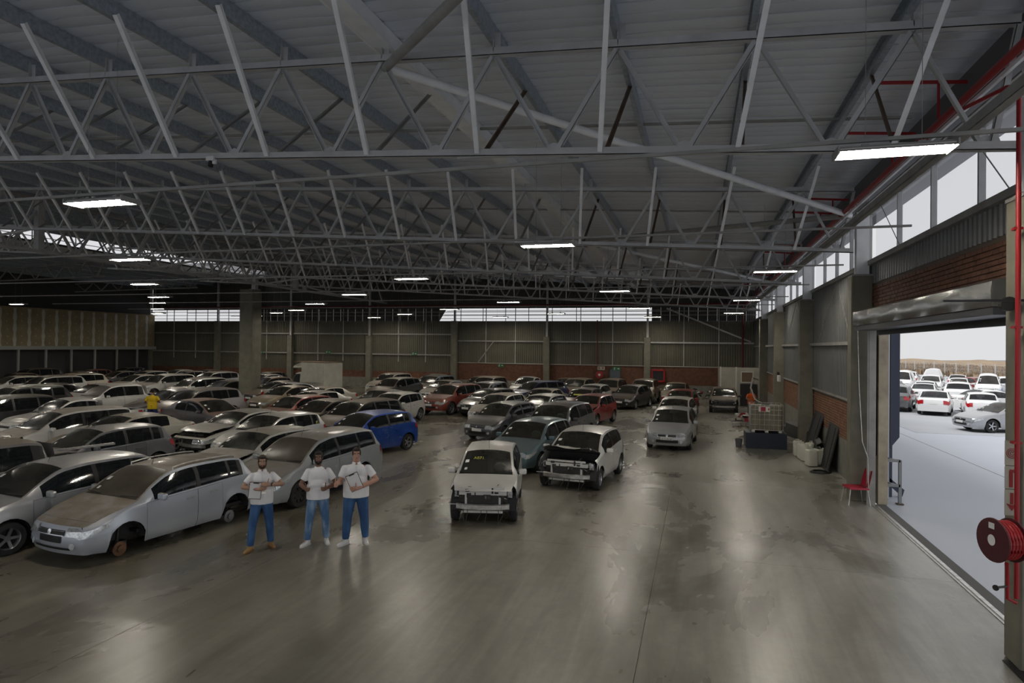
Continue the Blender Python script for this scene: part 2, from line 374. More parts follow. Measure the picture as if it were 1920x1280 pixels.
# trusses
def truss(Y, label, x0=3.85, x1=XS+.2, detail=True):
    t = thing('roof_truss', label, 'roof truss', (0, Y, 0), 0, 'roof trusses spanning the hall')
    tn = [X for X in NODES if x1 <= X <= x0+.6]
    m_ = MB(); m_.angle((x0, 0, ztop(x0)), (x1, 0, ztop(x1)), .12, .012); m_.box(((x0+x1)/2, 0, -5), (.01, .01, .01)) if False else None
    m_.obj('top_chord', STEEL, t)
    m_ = MB(); m_.angle((x0, 0, zbot(x0)), (x1, 0, zbot(x1)), .11, .012); m_.obj('bottom_chord', STEEL, t)
    fb = MB(); fb2 = MB(); bn = []
    for k in range(len(tn)-1):
        a, c = tn[k], tn[k+1]; mid = (a+c)/2; bn.append(mid)
        for X in (a, c):
            if X > x0: X = x0
            s_ = MB(); s_.angle((X, 0, ztop(X)-.03), (mid+(.06 if X > mid else -.06), 0, zbot(mid)+.03), .075, .008); s_.obj('web_member', STEEL, t)
        g_ = MB(); z = zbot(mid)
        g_.add([(mid-.17, .01, z-.03), (mid+.17, .01, z-.03), (mid+.13, .01, z+.1), (mid, .01, z+.15), (mid-.13, .01, z+.1)]+[(mid-.17, -.01, z-.03), (mid+.17, -.01, z-.03), (mid+.13, -.01, z+.1), (mid, -.01, z+.15), (mid-.13, -.01, z+.1)],
               [(0, 1, 2, 3, 4), (9, 8, 7, 6, 5)]+[(i, (i+1) % 5, 5+(i+1) % 5, 5+i) for i in range(5)])
        g_.obj('gusset_plate', STEEL, t)
    for X in tn[1:] if tn[0] > x0 else tn:
        g_ = MB(); g_.box((X, 0, ztop(X)+.16), (.012, .12, .34)); g_.box((X+.05, 0, ztop(X)+.16), (.1, .01, .3)); g_.obj('purlin_cleat', STEEL, t)
        if X < x0-1:
            # fly braces: bottom chord up to the purlin, one towards the camera side, one away
            zt = ztop(X)+.2; bx_ = X-.15; xb = min(x0, X-.96+.75)
            s_ = MB(); s_.angle((X-.25, -.05, zbot(X-.25)), (X+.08, -1.65, zt), .075, .006); s_.obj('fly_brace', WHITEBEAM, t)
            s_ = MB(); s_.angle((X-.18, .05, zbot(X-.2)), (X-.02, 2.0, zt), .055, .006); s_.obj('fly_brace', RUST if X > -5 else STEELD, t, label='dark rusty brace') if X > -5 else s_.obj('fly_brace', STEELD, t)
    for X in (-3.35,):
        for zf in (ztop, zbot):
            s_ = MB(); s_.box((X, 0, zf(X)-.01), (.7, .03, .12))
            for i in range(6):
                for dz in (-.03, .03): s_.box((X-.28+.11*i, -.03, zf(X)+dz), (.03, .04, .03))
            s_.obj('splice_plate', STEEL, t)
    return t
TY = [9.55, 18.6, 27.5, 36.4, 45.3]
for Y, l in zip(TY, ['steel lattice roof truss nearest the camera, crossing the whole view', 'steel lattice roof truss landing on the column left of the open door',
                     'third steel lattice roof truss from the camera, above the middle of the hall', 'fourth lattice roof truss, over the lone concrete column',
                     'lattice roof truss closest to the far wall']): truss(Y, l)
for Y in (0.5,): truss(Y, 'lattice roof truss directly overhead behind the view')
# truss over the left bay
for Y in TY[1:]:
    t = thing('side_truss', 'small dark roof truss in the far left bay, at the %s bay line' % {18.6: 'near', 27.5: 'second', 36.4: 'third', 45.3: 'far'}[Y], 'roof truss', (0, Y, 0), 0, 'trusses of the left bay')
    m_ = MB(); m_.angle((XS, 0, zroofL(XS)-.47), (XL, 0, zroofL(XL)-.47), .1, .01); m_.obj('top_chord', STEELD, t)
    m_ = MB(); m_.angle((XS, 0, 8.6), (XL, 0, 8.4), .1, .01); m_.obj('bottom_chord', STEELD, t)
    for k in range(7):
        a = XS-1.9*k; s_ = MB(); s_.angle((a, 0, zroofL(a)-.5), (a-.95, 0, 8.5), .07); s_.obj('web_member', STEELD, t)
        s_ = MB(); s_.angle((a-.95, 0, 8.5), (a-1.9, 0, zroofL(a-1.9)-.5), .07); s_.obj('web_member', STEELD, t)
# longitudinal girder on the interior column line
XG = -27.6
g_ = thing('lattice_girder', 'deep lattice girder running lengthwise over the lone concrete column', 'girder', (XG, 0, 0))
m_ = MB(); m_.bar((0, -2, 7.85), (0, YF-.3, 7.75), .16, .14); m_.obj('bottom_chord', STEEL, g_)
m_ = MB(); m_.bar((0, -2, 10.05), (0, YF-.3, 10.05), .16, .14); m_.obj('top_chord', STEELD, g_)
yy = -1.1
while yy < YF-3:
    for a, c in (((0, yy, 7.8), (0, yy+1.5, 10.0)), ((0, yy+1.5, 10.0), (0, yy+3, 7.8))):
        s_ = MB(); s_.bar(a, c, .1, .1); s_.obj('web_member', STEEL, g_)
    s_ = MB(); s_.box((0, yy, 7.92), (.03, .5, .25)); s_.obj('gusset_plate', STEEL, g_)
    yy += 3.0
for Y in TY[1:]:
    for sg in (-1, 1):
        s_ = MB(); s_.tube([(0, Y, 7.85), (sg*3.0, Y, zbot(XG+sg*3))], .06); s_.obj('knee_brace', STEEL, g_)
for Y in (21.2, 39.8): s_ = MB(); s_.box((0, Y, 9), (.28, .28, 2.3)); s_.obj('king_post', STEEL, g_)
# horizontal pipe bracing in the eaves bay
bp = [(3.7, .6), (-5.0, 9.6), (3.75, 18.5), (-5.0, 27.5), (3.75, 36.4), (-5.0, 45.3)]
for k in range(5):
    (xa, ya), (xb, yb) = bp[k], bp[k+1]; za = zbot(xa)+.9 if xa > 0 else ztop(xa)-.12; zb_ = zbot(xb)+.9 if xb > 0 else ztop(xb)-.12
    s_ = MB(); s_.tube([(xa, ya, za), (xb, yb, zb_)], .075, 12)
    tag(s_.obj('bracing_pipe', WHITEBEAM if k % 2 == 1 else STEELD, None, smooth=40), ['grey bracing pipe rising to the top edge of the view', 'long pale bracing pipe from the nearest truss to the door column', 'dark bracing pipe between the second and third trusses', 'pale bracing pipe between the third and fourth trusses', 'bracing pipe in front of the far wall truss'][k], 'bracing pipe', 'bracing pipes under the roof')

# far wall -------------------------------------------------------------
wf = struct('wall_far')
def corr(width, h, pitch=.19, depth=.035):
    P = []; nn = int(round(width/pitch)); row = []
    for i in range(nn):
        x = i*pitch; row += [(x, 0), (x+pitch*.3, 0), (x+pitch*.42, -depth), (x+pitch*.86, -depth)]
    row.append((nn*pitch, 0)); m_ = MB()
    m_.grid([[(x, y, z) for x, y in row] for z in (0, h)]); return m_
def clad_run(x0, x1, zfun0, zfun1, Y, parent, mt, pw=.76):
    # vertical sheets side by side; each sheet's head follows the roof
    nn = max(1, int(round((x1-x0)/pw))); pw = (x1-x0)/nn
    for i in range(nn):
        x = x0+i*pw; z0 = zfun0(x+pw/2); z1 = zfun1(x+pw/2)
        m_ = corr(pw-.006, z1-z0, (pw-.006)/4); o = m_.obj('cladding_sheet', mt, parent, loc=(x, Y, z0))
def zr(X): return (zroof(X) if X > XS else zroofL(X))+.1
BR = 2.38; SILL = 6.1; HEAD = 7.22
WINS = [(ony(824, 602, YF).x, ony(1222, 602, YF).x, ony(838, 577, YF).x, ony(1250, 577, YF).x), (ony(241, 602, YF).x, ony(470, 602, YF).x, ony(236, 580, YF).x, ony(470, 580, YF).x)]
XBk = -20.7
clad_run(XL, XBk, lambda x: 1.5, lambda x: SILL, YF, wf, CLAD)
b = MB(); b.box(((XL+XW)/2, YF+.12, SILL/2), (XW-XL, .06, SILL)); b.box(((XL+XW)/2, YF+.12, 9.6), (XW-XL, .06, 2*(9.6-HEAD))); b.obj('wall_backing', BLK, wf)
clad_run(XBk, XW, lambda x: BR, lambda x: SILL, YF, wf, CLAD)
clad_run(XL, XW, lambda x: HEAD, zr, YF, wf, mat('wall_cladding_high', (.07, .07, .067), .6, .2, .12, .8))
seg = sorted([XL, XW, WINS[1][0], WINS[1][1], WINS[0][0], WINS[0][1]])
for a, c in ((seg[0], seg[1]), (seg[2], seg[3]), (seg[4], seg[5])): clad_run(a, c, lambda x: SILL, lambda x: HEAD, YF-.01, wf, mat('wall_cladding_high', (.12, .12, .115)))
def tri(a, bq, c, name): 
    m_ = MB(); m_.add([(a[0], YF-.02, a[1]), (bq[0], YF-.02, bq[1]), (c[0], YF-.02, c[1]), (a[0], YF+.02, a[1]), (bq[0], YF+.02, bq[1]), (c[0], YF+.02, c[1])], [(0, 1, 2), (5, 4, 3), (0, 3, 4, 1), (1, 4, 5, 2), (2, 5, 3, 0)])
    m_.obj(name, CLAD, wf)
tri((WINS[0][0], SILL), (WINS[0][0], HEAD), (WINS[0][2], HEAD), 'corner_flashing')
b = MB(); b.box(((XBk+XW)/2, YF+.02, BR/2), (XW-XBk, .06, BR)); b.obj('mortar_bed', MORTAR, wf)
b = MB(); b.box(((XBk+XW)/2, YF-.08, .45), (XW-XBk, .12, .9)); b.obj('plinth', CONCL, wf)
b = MB(); b.box(((XL+XBk)/2, YF-.05, .45), (XBk-XL, .1, .9)); b.obj('plinth', CONCL, wf)
b = MB(); b.box(((XL+XBk)/2, YF-.04, 1.2), (XBk-XL, .08, .6)); b.obj('brick_band', BRICKM, wf)
rj = random.Random(3); b = MB(); k = 0; z = .92
while z < BR-.06:
    x = XBk+(.115 if k % 2 else 0)
    while x < XW-.2:
        b.box((x+.11, YF-.035+rj.uniform(-.003, .003), z+.036), (.22, .06, .073)); x += .23
    z += .085; k += 1
b.obj('far_bricks', BRICKM, wf, kind='stuff')
b = MB(); b.box(((XBk+XW)/2, YF-.1, BR+.03), (XW-XBk, .12, .06)); b.obj('flashing', mat('pale_flashing', (.42, .42, .38), .5, .3), wf)
FC = [4.4-8.42*k for k in range(8)]
for k, X in enumerate(FC[1:], 1):
    zt = 4.75 if k not in (3, 6, 7) else 6.1
    b = MB(); b.box((X, YF-.32, zt/2), (.5, .4, zt)); bevel_me = b.mesh('column', CONC); link('column', bevel_me, wf)
    b = MB(); b.box((X, YF-.25, (zt+zr(X))/2), (.16, .2, zr(X)-zt)); b.obj('steel_stub', STEEL, wf)
for k in range(7):
    xa, xb = FC[k]-.25, FC[k+1]+.25
    zz = [4.34] if k < 3 else [4.9, 3.05]
    for z in zz:
        b = MB(); b.box(((xa+xb)/2, YF-.14, z), (xa-xb, .12, .12)); b.obj('girt', STEELD if k else STEEL, wf)
    for q in (.33, .67):
        X = xa+(xb-xa)*q; b = MB(); b.box((X, YF-.08, (BR+HEAD)/2), (.06, .06, HEAD-BR)); b.obj('wall_post', STEEL, wf)
b = MB(); b.bar((FC[2]-6.2, YF-.2, BR+.1), (FC[2]-4.6-.2, YF-.2, 4.3), .09); b.obj('diagonal_brace', STEELD, wf)
b = MB(); b.bar(ony(1250, 578, YF-.3), ony(1408, 641, YF-.3), .12); b.obj('diagonal_brace', STEEL, wf)
for i, (a, c, d, e) in enumerate(WINS):
    wn_ = struct('window_%d' % (i+1))
    b = MB(); b.add([(a, YF, SILL), (c, YF, SILL), (e, YF, HEAD), (d, YF, HEAD)], [(0, 1, 2, 3)]); b.obj('pane', PANE, wn_)
    for q in range(3):
        z = SILL+.22+q*.34; t = (z-SILL)/(HEAD-SILL); b = MB(); b.box(((a+c)/2+(d+e-a-c)/2*t, YF-.05, z), (c-a, .04, .045)); b.obj('glazing_bar', STEELD, wn_)
    nn = 9 if i == 0 else 6
    for q in range(1, nn):
        X = a+(c-a)*q/nn; b = MB(); b.box((X, YF-.06, (SILL+HEAD)/2), (.05, .05, HEAD-SILL)); b.obj('mullion', STEELD, wn_)
b = MB(); b.tube([(XL+1, YF-.45, 7.45), (XW-.5, YF-.45, 7.45)], .07, 10); b.tube([(3.3, YF-.5, 7.4), (3.3, YF-.5, .2)], .08, 10); tag(b.obj('wall_pipe', mat('dark_red_pipe', (.12, .015, .015), .5), None, smooth=40), 'dark red sprinkler pipe running along the head of the far wall', 'pipe')
b = MB(); b.tube([ony(1120, 600, YF-.2), ony(1120, 684, YF-.2)], .05, 8); tag(b.obj('drop_pipe', mat('dark_red_pipe', (.12, .015, .015)), None, smooth=40), 'thin red pipe dropping down the far wall to the hose reel', 'pipe')
# left wall + back wall
wl = struct('wall_left')
b = MB(); b.box((XL-.1, (YB+YF)/2, 5), (.15, YF-YB, 10.2)); b.obj('wall_sheet', mat('dark_wall', (.05, .05, .05), .7), wl)
wbk = struct('wall_back')
b = MB(); b.box(((XL+XW)/2, YB-.1, 9.4), (XW-XL, .2, 5.0)); b.obj('wall_sheet', CLAD, wbk)  # unseen back end opened below this band, added for frontal light on the men
for k in range(9): b = MB(); b.box((XW-.5-7*k, YB-.1, 3.5), (.4, .3, 7)); b.obj('column', STEEL, wbk)
# clerestory in the roof step
wst = struct('window_3')
b = MB(); b.box((XS, (YB+YF)/2, (zroofL(XS)+zroof(XS))/2), (.02, YF-YB, zroof(XS)-zroofL(XS)+.1)); b.obj('pane', PANE, wst)
for k in range(21): b = MB(); b.box((XS+.05, YB+3*k, 10.7), (.05, .06, .9)); b.obj('mullion', STEELD, wst)
b = MB(); b.box((XS+.1, (YB+YF)/2, 10.6), (.05, YF-YB, .04)); b.obj('glazing_bar', STEELD, wst)

# right wall -----------------------------------------------------------
wr = struct('wall_right')
SR = 6.18; HR = 7.5
RC = [9.55, 18.75, 27.6, 36.45, 44.9]; CW = .45
def rclad(y0, y1, z0, z1, X=XW, mt=CLADR):
    nn = max(1, int(round((y1-y0)/.76))); pw = (y1-y0)/nn
    base = corr(pw-.006, z1-z0, (pw-.006)/4).mesh('cladding_sheet', mt)
    for i in range(nn):
        o = link('cladding_sheet', base, wr, (X, y0+(i+1)*pw, z0)); o.rotation_euler = (0, 0, -PI/2)
DY0, DY1 = 10.2, 18.3
rclad(18.8, YF, BR, SR-.05); rclad(YB, 9.3, 5.6, SR-.05); rclad(DY0-.5, DY1+.4, 5.62, SR-.05)
def bricks(y0, y1, z0, z1, X, single, mt=BRICKM):
    b = MB(); b.box((X+.09, (y0+y1)/2, (z0+z1)/2), (.16, y1-y0, z1-z0)); b.obj('mortar_bed', MORTAR, wr)
    bb = MB(); bb.box((0, 0, 0), (.06, .218, .074)); me = bb.mesh('brick', mt); bevel(me, .004, 1)
    k = 0; z = z0; cnt = 0; st = MB(); pos = []
    while z+.08 < z1:
        y = y0+(.115 if k % 2 else 0)
        while y+.22 < y1: pos.append((X+.0+rj.uniform(-.003, .003), y+.11, z+.04)); y += .23
        z += .086; k += 1
    pos.sort(key=lambda p: p[1])
    for p in pos:
        if cnt < single: link('brick', me, wr, p); cnt += 1
        else: st.box(p, (.06, .218, .074))
    if st.v: st.obj('laid_bricks', mt, wr, kind='stuff')
    return cnt
bricks(DY0-.6, DY1+.2, 4.68, 5.62, XW-.02, 270)
bricks(18.95, 27.4, 1.19, BR, XW-.0, 0, BRICKD); bricks(27.8, 36.3, 1.19, BR, XW, 0, BRICKD); bricks(36.6, 44.8, 1.19, BR, XW, 0, BRICKD); bricks(45.1, YF-.1, 1.19, BR, XW, 0, BRICKD)
b = MB(); b.box((XW+.08, (18.6+YF)/2, .59), (.2, YF-18.6, 1.18)); b.obj('plinth', CONCL, wr)
b = MB(); b.box((XW-.02, (18.6+YF)/2, BR+.04), (.14, YF-18.6, .06)); b.obj('flashing', STEELD, wr)
b = MB(); b.box((XW+.1, (YB+9)/2, 5.05), (.2, 9-YB, 1.1)); b.obj('open_bay_lintel', CONC, wr)  # unseen bay left open underneath, added to let in light from the right
b = MB(); b.box((XW+.2, (18.6+YF)/2, SR/2), (.04, YF-18.6, SR)); b.box((XW+.2, (YB+18.6)/2, 5.4), (.04, 18.6-YB, 1.5)); b.obj('wall_backing', BLK, wr)
for Y in RC:
    b = MB(); b.box((4.05, Y, SR/2-.18), (.5, CW, SR-.36)); me = b.mesh('column', CONC); bevel(me, .02, 1); link('column', me, wr)
    b = MB(); b.box((4.08, Y, 5.84), (.56, .5, .05)); b.obj('base_plate', STEELD, wr)
    b = MB()
    b.box((4.08, Y-.12, 6.85), (.3, .015, 2.0)); b.box((4.08, Y+.12, 6.85), (.3, .015, 2.0)); b.box((4.08, Y, 6.85), (.01, .24, 2.0)); b.obj('steel_stub', WHITEBEAM, wr)
b = MB(); b.box((XW-.02, (YB+YF)/2, SR-.02), (.22, YF-YB, .12)); b.obj('sill_beam', STEELD, wr)
b = MB(); b.box((XW-.1, (18.9+YF)/2, 4.1), (.14, YF-18.9, .1)); b.obj('girt', STEELD, wr)
for (ya, yb) in ((22.6, 20.6), (22.6, 26.0), (31.4, 29.4), (31.4, 35)):
    b = MB(); b.tube([(XW-.1, ya, SR-.1), (XW-.1, yb, 4.12)], .012, 6); b.obj('tie_rod', STEELD, wr)
wc = struct('window_4')
spans = [(YB, 9.3)] + [(RC[i]+.22, RC[i+1]-.22) for i in range(4)] + [(45.15, YF)]
for (a, c) in spans:
    nn = max(2, int(round((c-a)/2.2)))
    for q in range(nn):
        y0 = a+(c-a)*q/nn; y1 = a+(c-a)*(q+1)/nn
        b = MB(); b.box((XW+.04, (y0+y1)/2, (SR+HR)/2), (.01, y1-y0-.05, HR-SR)); b.obj('pane', PANE, wc)
        b = MB(); b.box((XW, y0, (SR+HR)/2), (.1, .06, HR-SR)); b.obj('mullion', STEEL, wc)
for (a, c) in ((12.2, 10.7), (17.6, 15.9)):
    b = MB(); b.tube([(XW-.1, a, HR if a > 15 else HR), (XW-.1, c, SR)], .01, 6); b.obj('tie_rod', STEELD, wc)

# roller door 
d1 = struct('door_1')
GAL2 = mat('bright_galvanised_housing', (.45, .46, .46), .22, .9, .2, 1.6)
def housing():
    m_ = MB(); P = []
    for i in range(30):
        y = 10.0+(18.05-10.0)*i/29; wv = .012*math.sin(i*1.1)+.01*math.sin(i*2.7)
        P.append([(4.25, y, 4.88), (3.82, y, 4.88), (3.735+wv*.4, y, 4.84), (3.72+wv, y, 4.72-wv), (3.725-wv, y, 4.6), (3.74+wv, y, 4.5), (4.25, y, 4.47)])
    m_.grid(P)
    for r in (P[0], P[-1]): m_.add(r, [tuple(range(7))])
    return m_
housing().obj('roller_housing', GAL2, d1, smooth=30)
b = MB(); b.box((4.0, 14, 4.44), (.5, 8.0, .1)); b.box((4.3, 14, 4.36), (.06, 8.0, .16)); b.obj('door_curtain', mat('dark_curtain', (.06, .065, .075), .4, .5), d1)
for Y in (18.25, 10.1):
    b = MB(); b.box((4.2, Y, 2.2), (.12, .2, 4.4)); b.box((4.2, Y-.08, 2.2), (.2, .02, 4.4)); b.obj('guide_rail', STEELD, d1)
xj0, xj1 = ony(1646, 800, 18.42).x, ony(1664, 800, 18.42).x
b = MB(); b.box(((xj0+xj1)/2, 18.42, 2.16), (xj1-xj0, .12, 4.32)); b.obj('door_jamb', mat('dirty_tan_post', (.42, .36, .27), .7, 0, .2, 3), d1)
b = MB(); b.box((4.33, 14.2, .004), (.07, 8.2, .01)); b.box((4.24, 14.2, .006), (.02, 8.2, .014)); b.obj('floor_track', ALUM, d1)
b = MB(); b.box((4.47, 14.2, .003), (.2, 8.2, .008)); b.obj('threshold_strip', mat('track_grout', (.1, .1, .095), .9), d1)
b = MB(); b.tube([(3.9, 18.28, 4.4), (3.92, 18.2, 3), (3.98, 18.1, 1.6), (4.1, 18.05, 1.2), (4.12, 18.05, .3)], .01, 6); tag(b.obj('hoist_chain', ALUM, None), 'thin hoist chain hanging beside the open roller door', 'chain')

# foreground door column, near right
nc_m = MB(); nc_m.box((3.99, 9.55, 2.9), (.46, .45, 5.8)); 
b = MB(); b.box((4.03, 9.3, .0), (.62, .6, .03)); b.obj('base_plate', BLK, wr)
sg = thing('fire_sign', 'tall fire equipment sign with spiral, extinguisher and down arrow on door column', 'sign', (0, 0, 0))
YS = 9.55-CW/2-.006
def spt(px, py): return ony(px, py, YS)
XC = 3.8
sgp = mat('photoluminescent_sign', (.42, .40, .33), .6); sgr = mat('sign_red', (.28, .02, .02), .6)
# the sign is on the column's inner (left) face turned to the hall corner: three stacked plates
XS_ = ony(1897, 900, YS).x
zz_ = [ony(1897, y, YS).z for y in (826, 872, 874, 916, 918, 966)]
for i, (z1, z0) in enumerate(((zz_[0], zz_[1]), (zz_[2], zz_[3]), (zz_[4], zz_[5]))):
    b = MB(); b.box((XS_, YS, (z0+z1)/2), (.15, .008, z1-z0)); b.obj('sign_plate', sgp, sg)
    c = Vector((XS_, YS-.006, (z0+z1)/2))
    b = MB()
    if i == 0:
        pts = [c+Vector((math.cos(a)*.01*(1+a/3.2), 0, math.sin(a)*.01*(1+a/3.2))) for a in [k*.5 for k in range(38)]]
        b.tube(pts, .0045, 5)
    elif i == 1:
        b.box(c+Vector((-.01, 0, -.02)), (.04, .003, .2)); b.box(c+Vector((.0, 0, .09)), (.05, .003, .015)); b.tube([c+Vector((.01, 0, .08)), c+Vector((.045, 0, .04)), c+Vector((.045, 0, -.06))], .006, 5)
    else:
        b.box(c+Vector((0, 0, .05)), (.035, .003, .14)); b.add([c+Vector((-.06, -.001, -.01)), c+Vector((0, -.001, -.1)), c+Vector((.06, -.001, -.01)), c+Vector((0, -.001, -.03))], [(0, 1, 2, 3)])
    b.obj('symbol', sgr, sg)
xp = ony(1907, 900, YS-.1).x; zp0 = ony(1907, 1122, YS-.1).z
b = MB()
b.tube([(xp, YS-.1, zp0), (xp, YS-.1, 6.2)], .028, 12)
b.tube([(xp, YS-.1, 6.2), (xp, YS-.1, 7.15), (xp-.05, YS+.1, 7.2), (3.5, YS+1.2, 7.3)], .028, 12)
for z in (1.5, 2.8, 4.2, 5.4): b.box((xp, YS-.07, z), (.09, .1, .03))
tag(b.obj('riser_pipe', REDP, None, smooth=40), 'bright red vertical fire pipe running up the near door column', 'pipe')
hr = thing('hose_reel', 'red fire hose reel mounted on the near door column', 'hose reel', (0, 0, 0))
hc = ony(1880, 1012, 9.0); ax = Vector((.95, .3, 0)).normalized(); R_ = .255; HZ = hc.z
MAR = mat('maroon_disc', (.07, .008, .014), .5)
b = MB(); b.lathe([(0, -.13), (.1, -.135), (R_, -.125), (R_+.005, -.11), (R_-.01, -.1), (0, -.1)], hc, ax, 32); b.obj('reel_disc', MAR, hr, smooth=30)
b = MB(); b.lathe([(0, .1), (R_, .1), (R_, .115), (0, .12)], hc, ax, 32); b.obj('reel_disc', MAR, hr, smooth=30)
b = MB(); b.lathe([(.0, -.1), (.12, -.1), (.12, .1), (0, .1)], hc, ax, 20); b.obj('drum', REDP, hr, smooth=30)
for k in range(5):
    b = MB(); off = -.078+k*.039; x_ = ax.cross(Vector((0, 0, 1))).normalized()
    b.tube([hc+ax*off+x_*math.cos(a)*(R_-.045)+Vector((0, 0, 1))*math.sin(a)*(R_-.045) for a in [i*2*PI/28 for i in range(29)]], .019, 8); b.obj('hose_coil', REDP, hr, smooth=40)
for dz, s_ in ((.0, .06), (.17, .045)):
    b = MB(); c = hc-ax*.137+Vector((0, 0, dz)); x_ = ax.cross(Vector((0, 0, 1))).normalized(); up = Vector((0, 0, 1))
    if dz == 0: b.add([c+x_*s_*math.cos(k*PI/8)+up*s_*1.1*math.sin(k*PI/8) for k in range(16)], [tuple(range(16))])
    else: b.add([c-x_*s_-up*.035, c+x_*s_-up*.035, c+x_*s_+up*.035, c-x_*s_+up*.035], [(0, 1, 2, 3)])
    b.obj('label_plate', STICK, hr)
b = MB(); b.tube([hc+ax*.1, (xp-.06, 9.3, HZ)], .03, 8); b.tube([hc+Vector((.08, .1, -.3)), (xp-.1, 9.2, HZ-.5), (xp-.1, 9.2, HZ-.75), (xp, 9.22, HZ-.8)], .022, 8); b.obj('feed_pipe', REDP, hr, smooth=40)
b = MB(); b.tube([(xp-.1, 9.2, HZ-.6), (xp-.16, 9.15, HZ-.6), (xp-.25, 9.1, HZ-.6)], .014, 8); b.lathe([(0, 0), (.035, 0), (.035, .015), (0, .015)], (xp-.26, 9.09, HZ-.6), (-.7, -.6, 0), 12); b.obj('stopcock', DARKM, hr, smooth=40)
b = MB(); b.box((3.45, 9.3, 4.53), (1.0, .03, .03)); b.lathe([(0, -.05), (.09, -.05), (.09, .05), (0, .05)], (3.72, 9.5, 4.5), (0, 1, 0), 16); tag(b.obj('door_motor_arm', BLK, None), 'black bar and round motor beside the roller door housing', 'motor')

# red sprinkler main with branches
sm = thing('sprinkler_main', 'bright red sprinkler main with short branches along the right eaves', 'pipe')
b = MB(); b.tube([(3.55, YB, 7.45), (3.55, YF-.5, 7.4)], .055, 10); b.obj('main_pipe', REDP, sm, smooth=40)
for Y in (3.0, 5.4, 11.45, 13.95, 19.7, 21.6, 27.9, 30.2, 36.6, 39.0, 45.0):
    b = MB(); b.tube([(2.7, Y, 8.16), (3.95, Y+.03, 8.06)], .03, 8); b.obj('branch_pipe', REDP, sm, smooth=40)
    b = MB(); b.tube([(3.55, Y, 7.42), (3.55, Y, 8.1)], .02, 8); b.obj('riser_nipple', REDP, sm, smooth=40)
b = MB(); b.angle((3.62, YB, 7.37), (3.62, YF, 7.32), .05); b.obj('pipe_rail', WHITEBEAM, sm)

# light fixtures ---------------------------------------------------------
TUBE = mat('lit_tube', (1.0, .93, .80), .5, emit=LAMP_E)
REFL = mat('lamp_reflector', (.72, .71, .66), .35, .3)
HOUS = mat('lamp_housing', (.33, .33, .31), .5, .2)
def fixture_meshes():
    h = MB(); h.add([(-.62, -.19, 0), (.62, -.19, 0), (.62, .19, 0), (-.62, .19, 0), (-.62, -.13, .075), (.62, -.13, .075), (.62, .13, .075), (-.62, .13, .075)],
                    [(4, 5, 6, 7), (0, 1, 5, 4), (1, 2, 6, 5), (2, 3, 7, 6), (3, 0, 4, 7)])
    h.box((-.62, 0, .03), (.02, .39, .09)); h.box((.62, 0, .03), (.02, .39, .09))
    h.box((-.3, 0, .1), (.08, .05, .05)); h.box((.3, 0, .1), (.08, .05, .05))
    r = MB(); r.box((0, 0, .035), (1.2, .34, .01))
    for y in (-.09, 0, .09): r.add([(-.6, y-.012, .03), (.6, y-.012, .03), (.6, y, .0), (-.6, y, .0), (-.6, y+.012, .03), (.6, y+.012, .03)], [(0, 1, 2, 3), (3, 2, 5, 4)])
    t = MB(); t.tube([(-.58, 0, .015), (.58, 0, .015)], .013, 8)
    return h.mesh('housing', HOUS), r.mesh('reflector', REFL), t.mesh('tube', TUBE, smooth=40)
FH, FR, FT = fixture_meshes()
ROWN = ['nearest', 'second', 'third', 'fourth', 'fifth', 'sixth', 'seventh', 'eighth']
COLN = ['first', 'second', 'third', 'fourth', 'fifth', 'sixth', 'seventh', 'eighth', 'ninth']
LX = [2.2, -3.4, -9.8, -15.6, -21.6, -27.0, -33.0, -39.0, -45]
for j in range(8):
    Y = [8.6, 14.7, 21.05, 27.2, 33.2, 39.2, 45.2, 50.5][j]; sup = []
    for i in range(9):
        if (i+j) % 2: continue
        X = LX[i]; z = 6.25 if i < 6 else 6.4
        fx = thing('ceiling_light', 'hanging tube light in the %s row from the camera, %s lamp column from right' % (ROWN[j], COLN[i]), 'ceiling light', (X, Y, z), 0, 'hanging tube lights')
        link('housing', FH, fx); link('reflector', FR, fx)
        for y in (-.135, -.045, .045, .135): link('tube', FT, fx, (0, y, 0))
        for sx in (-.3, .3):
            wv = MB(); wv.tube([(sx, 0, .1), (sx, 0, zroof(X)-z-.3)], .004, 4); wv.obj('wire', STEELD, fx)
    b = MB(); b.box(((4.2-42)/2, Y, 6.42), (46, .045, .045)); rl = b.obj('light_rail', STEELD, None)
    tag(rl, 'slim steel rail carrying the %s row of hanging lights' % ROWN[j], 'light rail', 'light rails across the hall')
# CCTV camera on the first truss
cv = thing('security_camera', 'small white security camera under the nearest truss', 'security camera', (-8.35, 9.5, 7.12))
rbox('bracket', (0, 0, .05), (.16, .1, .08), WHITEP, cv); b = MB(); b.tube([(0, 0, 0), (0, -.02, -.09)], .045, 12); b.obj('lens_body', BLK, cv, smooth=40); b = MB(); b.box((.06, 0, -.02), (.08, .05, .05)); b.obj('arm', WHITEP, cv)

